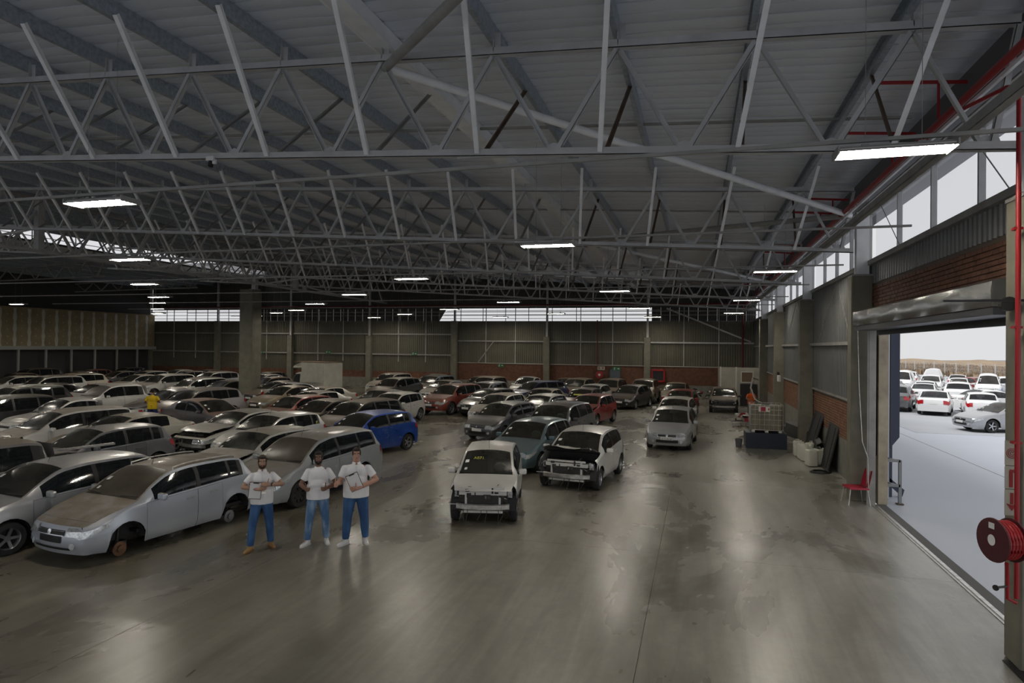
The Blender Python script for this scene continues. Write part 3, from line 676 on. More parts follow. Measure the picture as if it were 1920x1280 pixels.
# mezzanine box on the left ----------------------------------------------------
mz = struct('trim_1'); mz['label'] = 'unfinished drywall mezzanine box on white steel posts along the left wall'
XM = -54.0
y = 30.0; k = 0
while y < YF-.3:
    y1 = min(y+1.2, YF-.2)
    b = MB(); b.box((XM-.05, (y+y1)/2, 5.0), (.03, y1-y-.01, 3.3)); b.obj('drywall_board', DRYW, mz)
    b = MB(); P = []
    for q in range(12):
        z = 3.45+3.15*q/11; ww = .13+.04*math.sin(q*1.9+k*2.1); P.append([(XM-.028, y-ww, z), (XM-.022, y, z), (XM-.028, y+ww, z)])
    b.grid(P); b.obj('joint_strip', JOINT, mz)
    b = MB()
    for q in range(5):
        for s_ in (0,): b.box((XM-.028, (y+y1)/2+rj.uniform(-.06, .06), 3.7+q*.6+rj.uniform(-.06, .06)), (.006, .07, .08))
    b.obj('screw_patch', JOINT, mz)
    y = y1; k += 1
b = MB(); b.box((XM, 41.9, 3.32), (.2, 24, .3)); b.obj('edge_beam', mat('pale_steel', (.42, .42, .4), .5), mz)
for y in [30.5+2.35*k for k in range(10)]:
    for X in (XM,): b = MB(); b.box((X, y, 1.6), (.14, .14, 3.2)); b.obj('steel_post', mat('pale_steel', (.42, .42, .4)), mz)
b = MB(); b.box((XM+1.0-1.2, 42, 6.68), (.6, 24, .06)); b.obj('top_plate', DRYW, mz)

# interior concrete columns
for (X, Y, l) in ((-28.5, 36.2, 'square concrete column standing alone among the parked cars'),):
    c_ = thing('interior_column', l, 'column', (X, Y, 0), 0)
    b = MB(); b.box((0, 0, 3.72), (1.0, .95, 7.44)); me = b.mesh('shaft', CONC); bevel(me, .03, 1); link('shaft', me, c_)
    b = MB(); b.box((.3, 0, 7.9), (.3, .3, 1.0)); b.box((.3, 0, 7.46), (.5, .5, .04)); b.obj('steel_stub', STEEL, c_)

exec_after = []

# ------------------------------------------------------------------ vehicles
def lerp(a, b, t): return a+(b-a)*t
def curve(pts):
    # smooth monotone interpolation through (x, z)
    xs_ = [p[0] for p in pts]; zs = [p[1] for p in pts]; n = len(pts)
    d = [(zs[i+1]-zs[i])/(xs_[i+1]-xs_[i]) for i in range(n-1)]
    mm = [d[0]]+[(0 if d[i-1]*d[i] <= 0 else 2*d[i-1]*d[i]/(d[i-1]+d[i])) for i in range(1, n-1)]+[d[-1]]
    def f(x):
        x = min(max(x, xs_[0]), xs_[-1])
        i = 0
        while i < n-2 and x > xs_[i+1]: i += 1
        h = xs_[i+1]-xs_[i]; t = (x-xs_[i])/h
        return (2*t**3-3*t*t+1)*zs[i]+(t**3-2*t*t+t)*h*mm[i]+(-2*t**3+3*t*t)*zs[i+1]+(t**3-t*t)*h*mm[i+1]
    return f
TYPES = {
 'hatch': dict(L=3.85, W=1.68, top=[(0, .70), (.25, .82), (.95, .99), (1.35, 1.25), (1.72, 1.43), (2.3, 1.49), (3.0, 1.475), (3.42, 1.42), (3.72, 1.08), (3.85, .92)],
               belt=[(0, .64), (.9, .90), (2.2, .95), (3.4, 1.0), (3.72, 1.0), (3.85, .86)], cowl=.95, rf=1.72, B=2.22, Cp=3.02, rr=3.42, rg=3.70, wf=.70, wr=3.2, R=.30, sill=.19),
 'sedan': dict(L=4.5, W=1.75, top=[(0, .68), (.3, .80), (1.2, .96), (1.65, 1.22), (2.05, 1.40), (2.6, 1.46), (3.2, 1.42), (3.6, 1.25), (3.95, 1.07), (4.3, 1.05), (4.5, .95)],
               belt=[(0, .62), (1.1, .88), (2.5, .93), (3.8, .99), (4.3, .98), (4.5, .88)], cowl=1.2, rf=2.05, B=2.55, Cp=3.3, rr=3.2, rg=3.93, wf=.85, wr=3.5, R=.32, sill=.19),
 'suv': dict(L=4.5, W=1.84, top=[(0, .82), (.3, .96), (1.15, 1.12), (1.55, 1.42), (1.85, 1.60), (2.4, 1.69), (3.5, 1.67), (4.0, 1.61), (4.32, 1.2), (4.5, 1.02)],
             belt=[(0, .76), (1.1, 1.02), (2.5, 1.07), (3.9, 1.13), (4.32, 1.12), (4.5, .96)], cowl=1.15, rf=1.85, B=2.42, Cp=3.35, rr=4.0, rg=4.3, wf=.85, wr=3.55, R=.36, sill=.27),
 'mpv': dict(L=4.42, W=1.70, top=[(0, .70), (.3, .84), (.95, 1.02), (1.4, 1.32), (1.75, 1.50), (2.4, 1.59), (3.5, 1.58), (4.0, 1.52), (4.25, 1.15), (4.42, .98)],
             belt=[(0, .64), (.9, .93), (2.5, .98), (3.9, 1.05), (4.25, 1.05), (4.42, .92)], cowl=.95, rf=1.75, B=2.3, Cp=3.2, rr=4.0, rg=4.23, wf=.78, wr=3.38, R=.31, sill=.2),
 'bakkie': dict(L=4.9, W=1.75, top=[(0, .80), (.3, .95), (1.2, 1.08), (1.6, 1.38), (1.95, 1.58), (2.3, 1.64), (2.75, 1.62), (2.98, 1.55), (3.06, 1.12), (3.2, 1.03), (4.9, 1.02)],
             belt=[(0, .72), (1.1, .98), (2.8, 1.02), (3.1, 1.0), (4.9, .99)], cowl=1.2, rf=1.95, B=2.5, Cp=2.86, rr=2.98, rg=3.06, wf=.9, wr=3.75, R=.35, sill=.3, bed=3.2),
 'dcab': dict(L=5.2, W=1.82, top=[(0, .88), (.3, 1.02), (1.25, 1.16), (1.65, 1.45), (2.0, 1.66), (2.5, 1.74), (3.3, 1.73), (3.6, 1.67), (3.72, 1.22), (3.86, 1.1), (5.2, 1.09)],
             belt=[(0, .80), (1.1, 1.06), (2.8, 1.1), (3.7, 1.1), (3.8, 1.07), (5.2, 1.06)], cowl=1.25, rf=2.0, B=2.55, Cp=3.35, rr=3.6, rg=3.72, wf=.95, wr=4.05, R=.37, sill=.33, bed=3.86),
 'bigvan': dict(L=4.9, W=1.85, top=[(0, .95), (.3, 1.1), (.7, 1.25), (1.1, 1.62), (1.45, 1.92), (2.0, 2.05), (4.2, 2.05), (4.75, 2.0), (4.86, 1.3), (4.9, 1.0)],
             belt=[(0, .85), (.7, 1.1), (2.5, 1.2), (4.7, 1.22), (4.9, .95)], cowl=.7, rf=1.45, B=1.95, Cp=3.4, rr=4.72, rg=4.84, wf=.85, wr=3.9, R=.34, sill=.3),
}
NLOW = 6                      # rows 0..6 sill to belt
TW = [.07, .5, .9, 1.0]       # rows 7..10 window bottom .. roof edge
SC_ = [.07, .3, .62, 1.0]     # rows 11..14 to the centre line
def build_grid(T, front=True):
    L, W = T['L'], T['W']; top = curve(T['top']); belt = curve(T['belt']); R = T['R']; ra = R+.065
    spec = [0, T['cowl'], T['cowl']+.3, T['rf'], T['B'], T['B']+.09, T['Cp'], T['rr'], T['rg'], L]
    if 'bed' in T: spec.append(T['bed'])
    spec = sorted(set(round(s, 3) for s in spec)); cand = []
    for c in (T['wf'], T['wr']):
        cand += [c-ra*math.cos(k*PI/10) for k in range(11)] + [c-ra-.02, c+ra+.02]
    cand += [L*k/34 for k in range(35)] + [.04, .1, .18, L-.04, L-.1]
    st = list(spec)
    for c in cand:
        if 0 <= c <= L and min(abs(c-s) for s in st) > .03: st.append(c)
    st = sorted(st); hw = W/2
    def pt(x, r):
        pf = .80+.20*math.sqrt(max(0, 1-(1-min(x/.6, 1))**2)); pr_ = .86+.14*math.sqrt(max(0, 1-(1-min((L-x)/.5, 1))**2))
        wd = hw*pf*pr_; zt = top(x); zs = min(belt(x), zt-.03); zb = T['sill']
        for c in (T['wf'], T['wr']):
            if abs(x-c) < ra: zb = max(zb, R+math.sqrt(ra*ra-(x-c)**2))
        if x < T['wf']-ra: zb += .03*(1-x/max(.01, T['wf']-ra))
        if x > T['wr']+ra: zb += .08*(x-T['wr']-ra)/(L-T['wr']-ra)
        h = max(0, zt-zs)
        def side(z):
            y = wd*(1-.05*((z-.62)/.45)**2) - (.05 if z < T['sill']+.02 else 0)*1
            for c in (T['wf'], T['wr']):
                dd = math.hypot(x-c, z-R)
                if dd > ra-.01: y += .022*math.exp(-((dd-ra)/.09)**2)
            y -= .012*math.exp(-((z-.50)/.06)**2)*(1 if T['wf']+ra < x < T['wr']-ra else 0)
            return y
        ys_ = side(zs)
        if r <= NLOW:
            t = r/NLOW; z = zb+(zs-zb)*t; y = side(z)
        else:
            tumble = min(.06, h*.5)+.26*h
            ye, ze = ys_-tumble, zs+h*.88
            if r <= NLOW+4:
                t = TW[r-NLOW-1]; z = lerp(zs, ze, t); y = lerp(ys_, ye, t)+.03*math.sin(PI*t)*min(1, h*2)
            else:
                s = SC_[r-NLOW-5]; y = ye*(1-s); z = ze+(zt-ze)*(1-(1-s)**2.3)
        return warp(x, y, z)
    def warp(x, y, z):
        q = min(1, abs(y)/(hw*.95))**2
        ff = max(0, 1-x/.7)**1.3; fr = max(0, 1-(L-x)/.5)**1.3
        if not front and x < .5: pass
        xx = x - .13*(1-q)*ff + .16*max(0, min(1, (z-.48)/.32))**2*ff + .07*max(0, min(1, (.36-z)/.16))*ff
        xx += .05*(1-q)*fr - .07*max(0, min(1, (z-.55)/.4))**2*fr
        return (xx, y, z)
    G = [[pt(x, r) for r in range(15)] for x in st]
    def cap(i, a, r):
        g = G[i]; zs = g[NLOW][2]; zb = g[0][2]; ye = g[10][1]; yz = abs(a)*g[NLOW][1]
        up = [(g[k][1], g[k][2]) for k in range(NLOW, 15)]          # from belt edge to centre
        zt = up[-1][1]
        for k in range(len(up)-1):
            if up[k+1][0] <= yz <= up[k][0]:
                t = (up[k][0]-yz)/max(1e-6, up[k][0]-up[k+1][0]); zt = lerp(up[k][1], up[k+1][1], t); break
        tt = r/NLOW; ri = min(NLOW, int(r)); rj_ = min(NLOW, ri+1); yr = lerp(g[ri][1], g[rj_][1], r-ri)
        z0 = lerp(g[ri][2], g[rj_][2], r-ri); z = zb+(zt-zb)*((z0-zb)/(zs-zb))
        x0 = 0 if i == 0 else L
        return warp(x0 if abs(a) < 1 else x0, a*yr, z)
    return st, G, cap
def tf(T, p, sgn=1): return (sgn*p[1], p[0]-T['L']/2, p[2])
def idx(st, x): return min(range(len(st)), key=lambda i: abs(st[i]-x))

WHEEL_CACHE = {}
def wheel_meshes(R, style):
    key = (R, style)
    if key in WHEEL_CACHE: return WHEEL_CACHE[key]
    w_ = .19; rr = R*.64
    t = MB(); t.lathe([(rr, -w_/2), (R*.93, -w_/2), (R, -w_*.36), (R, w_*.36), (R*.93, w_/2), (rr, w_/2)], (0, 0, 0), (1, 0, 0), 28)
    r = MB(); r.lathe([(rr+.005, -w_/2+.01), (rr-.01, -w_*.3), (rr-.01, w_*.3), (rr+.005, w_/2-.01)], (0, 0, 0), (1, 0, 0), 28)
    nsp = 5 if style != 'steel' else 8
    r.lathe([(0, .055), (.055, .055), (.06, .03), (0, .03)], (0, 0, 0), (1, 0, 0), 14)
    for k in range(nsp):
        a = 2*PI*k/nsp; d = Vector((0, math.cos(a), math.sin(a))); wd = .05 if style != 'steel' else .08
        r.bar(d*.04+Vector((.04, 0, 0)), d*rr+Vector((.055, 0, 0)), wd, .025, up=(1, 0, 0))
    bk = MB(); bk.lathe([(0, -.02), (rr-.01, -.02), (rr-.01, 0), (0, 0)], (0, 0, 0), (1, 0, 0), 20)
    WHEEL_CACHE[key] = (t.mesh('wheel', RUB, smooth=40), r.mesh('rim', ALLOY if style != 'steel' else DARKM, smooth=30), bk.mesh('brake_disc', BLK))
    return WHEEL_CACHE[key]

def patch(T, G, i0, i1, r0, r1, gap=.004, sgn=1, off=0.0):
    P = []
    for i in range(i0, i1+1):
        row = []
        for r in range(r0, r1+1):
            p = Vector(G[i][r]); 
            if gap:
                if i == i0: p = p.lerp(Vector(G[i+1][r]), min(.4, gap/max(1e-4, (Vector(G[i+1][r])-p).length)))
                if i == i1: p = p.lerp(Vector(G[i-1][r]), min(.4, gap/max(1e-4, (Vector(G[i-1][r])-p).length)))
                if r == r0: p = p.lerp(Vector(G[i][r+1]), min(.4, gap/max(1e-4, (Vector(G[i][r+1])-p).length)))
                if r == r1 and r1 < 14: p = p.lerp(Vector(G[i][r-1]), min(.4, gap/max(1e-4, (Vector(G[i][r-1])-p).length)))
            row.append(tf(T, (p.x, p.y+off, p.z), sgn))
        P.append(row)
    return P
def car_proto(kind, wreck=None, wheels='alloy', rails=False, nowheels=False, lod=False, dustglass=False, hood_up=False, airbag=False, grille='slats', bigmouth=False):
    T = TYPES[kind]; st, G, cap = build_grid(T); L = T['L']; n = len(st); R = T['R']; W = T['W']
    root = link(kind+'_car', None)
    ip = dict(cowl=idx(st, T['cowl']), ap=idx(st, T['cowl']+.3), rf=idx(st, T['rf']), B=idx(st, T['B']), B2=idx(st, T['B']+.09), C=idx(st, T['Cp']), rr=idx(st, T['rr']), rg=idx(st, T['rg']))
    PT = mat('paint_slot', (.5, .5, .5), .3)
    ra = R+.065; iar = idx(st, T['wf']-ra-.02); iaf = idx(st, T['wf']+ra+.03); ibr = idx(st, T['wr']-ra-.03); irr = idx(st, T['wr']+ra+.02)
    hood0 = idx(st, .1); holes = {}
    def cut(name, i0, i1, r0, r1):
        for i in range(i0, i1):
            for r in range(r0, r1): holes[(i, r)] = name
    cut('bonnet', hood0, ip['cowl'], 10, 14)
    cut('windscreen', ip['cowl'], ip['rf'], 11, 14)
    hasrear = kind not in ('bigvan',)
    if hasrear: cut('rear_window', ip['rr'], ip['rg'], 11, 14)
    cut('window_front', ip['ap'], ip['B'], 7, 9)
    if kind != 'bakkie': cut('window_rear', ip['B2'], ip['C'], 7, 9)
    else: cut('window_rear', ip['B2'], ip['C'], 7, 9)
    third = None
    if kind in ('suv', 'mpv', 'hatch') :
        i3 = ip['C']+1; i4 = max(i3+1, ip['rr']-(1 if kind != 'hatch' else 1)); third = (i3, i4) if i4 > i3 else None
        if third: cut('quarter', third[0], third[1], 7, 9)
    cut('front_door', iaf, ip['B'], 0, 6)
    if kind != 'bakkie': cut('rear_door', ip['B'], ibr, 0, 6)
    cut('front_bumper', 0, iar, 0, 4)
    bedi = idx(st, T['bed']) if 'bed' in T else None
    s0 = 0
    if wreck in ('front', 'open'): s0 = idx(st, .34)
    # body shell
    b = MB()
    for sg_ in (1, -1):
        for i in range(n-1):
            for r in range(14):
                if i < s0 or (i, r) in holes: continue
                if wreck and i < s0+2 and r < 4: continue
                if bedi is not None and i >= bedi and r >= 10 : continue
                if bedi is not None and i >= bedi-0 and r >= 8 and st[i] > T['bed']-.01: continue
                q = [G[i][r], G[i+1][r], G[i+1][r+1], G[i][r+1]]
                mi = 0
                if 7 <= r < 9 and ip['ap'] <= i < ip['rr']: mi = 1
                if kind == 'bigvan' and i >= ip['B2']: mi = 0
                b.add([tf(T, p, sg_) for p in q], [(0, 1, 2, 3) if sg_ > 0 else (3, 2, 1, 0)], mi)
    # rear cap
    A_ = [-1, -.9, -.7, -.45, -.2, 0, .2, .45, .7, .9, 1]
    b.grid([[tf(T, cap(n-1, a, r)) for a in A_] for r in range(NLOW+1)], 0)
    if bedi is not None:
        zb = .62+(.1 if kind == 'dcab' else 0); hw = W/2-.12; y0 = T['bed']-L/2+.04; y1 = L/2-.06; zt = T['belt'][-1][1]+.005
        for pts in ([(-hw, y0, zb), (hw, y0, zb), (hw, y1, zb), (-hw, y1, zb)],): b.add(pts, [(0, 1, 2, 3)], 1)
        for X in (-hw, hw): b.add([(X, y0, zb), (X, y1, zb), (X, y1, zt), (X, y0, zt)], [(0, 1, 2, 3)], 1)
        for Y in (y0, y1): b.add([(-hw, Y, zb), (hw, Y, zb), (hw, Y, zt), (-hw, Y, zt)], [(0, 1, 2, 3)], 1)
        for X in (-1, 1): b.box((X*(hw+.045), (y0+y1)/2, zt), (.1, y1-y0, .03), mi=0)
        b.box((0, y1+.03, (zt+.5)/2+.02), (W-.25, .05, zt-.5), mi=0)
        b.add([(-hw-.08, y0, zb), (hw+.08, y0, zb), (hw*.9, y0-.1, T['top'][5][1]-.15), (-hw*.9, y0-.1, T['top'][5][1]-.15)], [(0, 1, 2, 3)], 0)
    me = b.mesh('body', [PT, BLK], smooth=38, weld=.0008); o = link('body', me, root)
    def part(name, P, mats, smooth=38, parent=None, both=False, weld=0, **kw):
        mb = MB(); mb.grid(P); return mb.obj(name, mats, parent or root, smooth=smooth, weld=weld, **kw)
    def across(name, i0, i1, r0, mt, gap, off=0, dz=0):
        Pr = patch(T, G, i0, i1, r0, 14, gap, 1); Pl = patch(T, G, i0, i1, r0, 14, gap, -1)
        P = [[(x, y, z+dz) for x, y, z in a]+[(x, y, z+dz) for x, y, z in b_[::-1][1:]] for a, b_ in zip(Pr, Pl)]
        return part(name, P, mt)
    wg = DGLASS if dustglass else WGLASS
    ws = across('windscreen', ip['cowl'], ip['rf'], 11, wg, .006)
    if hasrear: across('rear_window', ip['rr'], ip['rg'], 11, GLASS, .006)
    # bonnet
    if wreck == 'open':
        Pr = patch(T, G, hood0, ip['cowl'], 10, 14, .005, 1); Pl = patch(T, G, hood0, ip['cowl'], 10, 14, .005, -1)
        P = [a+b_[::-1][1:] for a, b_ in zip(Pr, Pl)]
        hy = T['cowl']-L/2-.05; hz = T['belt'][1][1]+.06; an = math.radians(-33); P2 = []
        for k, row in enumerate(P):
            rw = []
            for j, (x, y, z) in enumerate(row):
                dy, dz = y-hy, z-hz; f = 1-k/(len(P)-1)
                y2 = dy*math.cos(an)-dz*math.sin(an); z2 = dy*math.sin(an)+dz*math.cos(an)
                rw.append((x*(1-.02*f), hy+y2+.03*math.sin(j*1.7)*f, hz+z2+.045*math.sin(j*1.3+k*.8)*f-.03*f*f))
            P2.append(rw)
        part('bonnet', P2, PT, 25)
        P3 = [[(x*.96, y+.02, z-.045) for x, y, z in r] for r in P2]; part('bonnet_lining', P3, mat('bonnet_underside', (.06, .06, .062), .7), 25)
    else:
        o = across('bonnet', hood0 if wreck != 'front' else hood0, ip['cowl'], 10, PT, .005, dz=.0)
        if wreck == 'popped': o.rotation_euler = (math.radians(-4), 0, .04); o.location = (0, .0, .02)
    # doors with handles, windows
    for sg_ in (1, -1):
        for nm, i0, i1 in (('front_door', iaf, ip['B']), ('rear_door', ip['B'], ibr)):
            if kind == 'bakkie' and nm == 'rear_door': continue
            d = part('door', patch(T, G, i0, i1, 0, 6, .005, sg_), PT)
            hx = st[i1]-.2; hp = G[idx(st, hx)][5]
            hb = MB(); x_, y_, z_ = tf(T, hp, sg_); hb.box((x_+sg_*.012, y_, z_-.02), (.03, .17, .03)); hb.box((x_, y_, z_-.02), (.012, .2, .06), mi=0); hb.obj('door_handle', PT, d)
        for nm, i0, i1 in (('f', ip['ap'], ip['B']), ('r', ip['B2'], ip['C']), ('q',)+(third or (0, 0))):
            if i1 > i0 and not (kind == 'bigvan' and nm == 'r'): part('side_window', patch(T, G, i0, i1, 7, 9, 0, sg_, -.006), GLASS)
        if kind == 'bigvan': part('side_panel', patch(T, G, ip['B2'], ip['C'], 7, 9, 0, sg_, 0), PT)
        # sill/belt strip
        # mirror
        mp = Vector(tf(T, G[ip['ap']+1][7], sg_)); mb = MB()
        mb.box(mp+Vector((sg_*.13, -.04, .05)), (.2, .1, .13)); me = mb.mesh('mirror', PT); bevel(me, .035, 2); mo = link('mirror', me, root)
        mb = MB(); mb.box(mp+Vector((sg_*.03, -.02, .01)), (.09, .05, .05)); mb.obj('mirror_arm', BLK, mo)
    # wheels
    wt, wr_, bd = wheel_meshes(R, wheels)
    for X in (1, -1):
        for wx in (T['wf'], T['wr']):
            loc = (X*(W/2-.10), wx-L/2, R); 
            if not nowheels:
                wo_ = link('wheel', wt, root, loc); wo_.rotation_euler = (0, 0, 0 if X > 0 else PI)
                link('rim', wr_, wo_); link('brake_disc', bd, wo_)
            else:
                front_ = wx == T['wf']
                hb = MB(); ax_ = (X, 0, 0); zc = .145
                c = (X*(W/2-.2), wx-L/2, zc)
                hb.lathe([(0, -.05), (.115, -.05), (.13, -.02), (.13, .0), (.07, .01), (.07, .055), (0, .06)], c, ax_, 24)
                hub = hb.obj('brake_disc', mat('rusty_disc', (.22, .12, .07), .6, .5, .4, 20) if front_ else mat('grey_drum', (.3, .3, .31), .5, .6), root, smooth=30)
                hb = MB(); hb.box((X*(W/2-.3), wx-L/2+.1, zc+.05), (.14, .1, .14)); hb.tube([(X*.2, wx-L/2, zc+.05), (X*(W/2-.25), wx-L/2, zc)], .03, 8)
                hb.tube([(X*(W/2-.3), wx-L/2, zc), (X*(W/2-.28), wx-L/2+.03, .62)], .035, 8); hb.obj('suspension', DARKM, root, smooth=40)
            lb = MB(); P = []
            for k in range(11):
                a = PI*k/10; P.append([(X*(W/2-.03), wx-L/2-math.cos(a)*ra, R+math.sin(a)*ra), (X*(W/2-.3), wx-L/2-math.cos(a)*ra, R+math.sin(a)*ra)])
            lb.grid(P); lb.add([p[1] for p in P], [tuple(range(11))]); lb.obj('arch_liner', mat('arch_liner', (.03, .03, .032), .8), root)
    # underbody, interior
    b = MB(); b.box((0, 0, T['sill']+.12), (W-.75, L-.9 if not wreck else L-1.3, .2)); b.obj('underbody', DARKM, root)
    yc = T['cowl']-L/2; ye = T['rr']-L/2; zi = T['belt'][2][1]
    b = MB(); b.box((0, yc+.22, zi-.12), (W-.3, .5, .2)); b.box((0, (yc+ye)/2, .42), (W-.2, ye-yc, .06)); b.obj('dashboard', BLK, root)
    seatrows = [yc+1.05]+([yc+1.95] if kind != 'bakkie' else [])
    for k, Y in enumerate(seatrows):
        for X in (-.36, .36):
            mb = MB(); mb.box((X, Y, zi-.08), (.5, .14, .6)); mb.box((X, Y+.02, zi+.3), (.26, .09, .18)); mb.box((X, Y-.25, zi-.36), (.5, .52, .14)); me = mb.mesh('seat', SEATF); bevel(me, .03, 1); link('seat', me, root)
    if airbag:
        mb = MB(); mb.lathe([(0, -.02), (.13, 0), (.17, .07), (.12, .15), (0, .17)], (.33, yc+.5, zi+.05), (0, .5, .8), 12); mb.obj('airbag', BAG, root, smooth=60)
        mb = MB(); mb.tube([Vector((.33, yc+.62, zi+.0))+Vector((math.cos(a)*.18, math.sin(a)*.09, math.sin(a)*.15)) for a in [k*PI/8 for k in range(17)]], .014, 6); mb.obj('steering_wheel', BLK, root)
    # stickers on screen
    ii = ip['cowl']+max(2, (ip['rf']-ip['cowl'])*2//3)
    for q, (fi, r, sz) in enumerate(((ii, 12, .1), (max(ip['cowl']+2, ii-1), 12, .07))):
        a, c, d = Vector(tf(T, G[fi][r], -1)), Vector(tf(T, G[fi-1][r], -1)), Vector(tf(T, G[fi][r-1], -1))
        u = (c-a).normalized(); v_ = (d-a).normalized(); nn = u.cross(v_).normalized(); nn = nn if nn.z > 0 else -nn
        a += nn*.012+u*.14*q; mb = MB(); mb.add([a, a+u*sz, a+u*sz+v_*sz, a+v_*sz], [(0, 1, 2, 3)]); mb.obj('windscreen_sticker', STICK, root)
    if rails:
        for sg_ in (1, -1):
            pts = [Vector(tf(T, G[i][10], sg_))+Vector((-sg_*.03, 0, .05)) for i in range(ip['rf']+1, ip['rr'], 2)]
            pts = [pts[0]-Vector((0, 0, .06))]+pts+[pts[-1]-Vector((0, -.03, .07))]
            mb = MB(); mb.tube(pts, .016, 8); mb.obj('roof_rail', ALUM, root, smooth=40)
    # antenna, wipers
    mb = MB(); q = Vector(tf(T, G[ip['rf']+1][14])); mb.tube([q, q+Vector((0, .08, .2))], .004, 4); mb.obj('aerial', BLK, root)
    mb = MB()
    for sg_ in (1, -1):
        a = Vector(tf(T, G[ip['cowl']][13], sg_))+Vector((0, .0, .03)); c = Vector(tf(T, G[ip['cowl']+1][11], sg_))+Vector((0, 0, .03)); mb.bar(a, c, .015)
    mb.obj('wiper', BLK, root)
    # lamps front
    def lamp_f(sg_):
        mb = MB(); P = [[tf(T, cap(0, a*sg_, r)) for a in (.56, .7, .85, 1.0)] for r in (4.0, 4.6, 5.3, 5.8)]
        P = [[(x, y-.012, z) for x, y, z in row] for row in P]; mb.grid(P)
        i1 = idx(st, .42); P = []
        for i in range(0, i1+1):
            f = i/max(1, i1); rows = [lerp(4.0, 5.0, f), lerp(4.9, 5.3, f), lerp(5.8, 5.7, f)]; rw = []
            for r in rows:
                ri = int(r); p = Vector(G[i][ri]).lerp(Vector(G[i][min(14, ri+1)]), r-ri); x, y, z = tf(T, p, sg_); rw.append((x+sg_*.012, y-.004, z+.004))
            P.append(rw)
        mb.grid(P); mb.obj('headlight', LENS, root, smooth=50, weld=.03)
    def lamp_r(sg_):
        mb = MB(); P = [[tf(T, cap(n-1, a*sg_, r)) for a in (.68, .85, 1.0)] for r in (3.9, 4.6, 5.3, 5.95)]
        mb.grid([[(x, y+.012, z) for x, y, z in row] for row in P]); i0 = idx(st, L-.22)
        P = []
        for i in range(i0, n):
            f = (i-i0)/max(1, n-1-i0); rw = []
            for r in (lerp(4.7, 3.9, f), 5.2, lerp(5.8, 5.95, f)):
                ri = int(r); p = Vector(G[i][ri]).lerp(Vector(G[i][ri+1]), r-ri); x, y, z = tf(T, p, sg_); rw.append((x+sg_*.012, y, z))
            P.append(rw)
        mb.grid(P); mb.obj('taillight', TAIL, root, smooth=50, weld=.03)
    for sg_ in (1, -1): lamp_r(sg_)
    def capr(name, a0, a1, r0, r1, mt, off=.012, i=0, na=6, nr=2, parent=None):
        mb = MB(); P = [[tf(T, cap(i, lerp(a0, a1, q/na), lerp(r0, r1, s/nr))) for q in range(na+1)] for s in range(nr+1)]
        P = [[(x, y+(off if i else -off), z) for x, y, z in row] for row in P]; mb.grid(P); return mb.obj(name, mt, parent or root, smooth=50)
    if not wreck or wreck == 'popped':
        mb = MB(); mb.grid([[tf(T, cap(0, a, r)) for a in A_] for r in range(NLOW+1)])
        for sg_ in (1, -1): mb.grid([[tf(T, G[i][r], sg_) for r in range(5)] for i in range(0, iar+1)])
        if wreck != 'popped':
            mb.obj('front_bumper', PT, root, smooth=45, weld=.001)
            for sg_ in (1, -1): lamp_f(sg_)
            gr = capr('grille', -.5, .5, 4.1, 5.2, BLK)
            for q in range(4): capr('grille_slat', -.5, .5, 4.15+q*.28, 4.22+q*.28, CHROME if q in (0, 3) else DARKM, .022, parent=gr, nr=1)
            capr('lower_intake', -.62, .62, 1.3, 2.7, BLK) if not bigmouth else (capr('main_grille', -.42, .42, 2.5, 3.9, BLK), capr('lower_intake', -.7, .7, 1.0, 1.5, BLK), [capr('grille_slat', -.4, .4, 2.7+.3*q, 2.76+.3*q, DARKM, .022, nr=1) for q in range(4)])
            em = MB(); c = Vector(tf(T, cap(0, 0, 4.75)))+Vector((0, -.02, 0)); em.lathe([(0, -.005), (.045, -.005), (.045, .012), (0, .014)], c, (0, -1, .2), 16); em.obj('emblem', CHROME, root, smooth=40)
            c = Vector(tf(T, cap(0, 0, 3.35))); mb = MB(); mb.box(c+Vector((0, -.012, 0)), (.46, .012, .11)); mb.obj('number_plate', STICK, root) if not bigmouth else None
            for sg_ in (1, -1):
                c = Vector(tf(T, cap(0, sg_*.78, 2.0))); mb = MB(); mb.lathe([(0, 0), (.05, 0), (.055, .02), (0, .02)], c, (sg_*.3, -1, 0), 14); mb.obj('fog_light', LENS, root, smooth=40)
    if wreck:
        y0 = -L/2
        if wreck == 'popped':
            for sg_ in (1,): lamp_f(sg_)
        # engine bay, radiator panel, crash beam, hanging wiring
        zt = T['belt'][1][1]
        mb = MB(); mb.box((0, y0+.62, .5), (W-.45, .55, .46)); mb.box((0, y0+.3, .46), (W-.7, .05, .4))
        rg2 = random.Random(5)
        for q in range(46): mb.box((rg2.uniform(-.58, .58), y0+rg2.uniform(.22, .9), rg2.uniform(.55, zt-.14)), (rg2.uniform(.04, .22), rg2.uniform(.04, .2), rg2.uniform(.03, .14)), rg2.uniform(0, 3))
        mb.obj('engine', DARKM, root)
        mb = MB(); mb.box((0, y0+.24, .5), (.78, .03, .3)); rad = mb.obj('radiator', mat('radiator_core', (.05, .05, .05), .6, .4), root)
        mb = MB(); mb.box((0, y0+.26, zt-.2), (W-.5, .1, .09)); mb.box((0, y0+.22, zt-.1), (W-.6, .03, .05))
        for X in (-.42, .42): mb.box((X, y0+.24, .55), (.05, .05, .5))
        mb.box((0, y0+.2, .3), (1.0, .05, .05)); mb.obj('radiator_panel', PT if wreck != 'popped' else DARKM, root)
        mb = MB(); nn = 12; P = []
        for q in range(nn+1):
            X = lerp(-.66, .66, q/nn); yb = y0+.12+.12*(X/.66)**2+.015*math.sin(q*2.3); P.append([(X, yb, .34), (X, yb-.03, .36), (X, yb-.03, .45), (X, yb, .47)])
        mb.grid(P); mb.obj('crash_beam', ALUM, root, smooth=30)
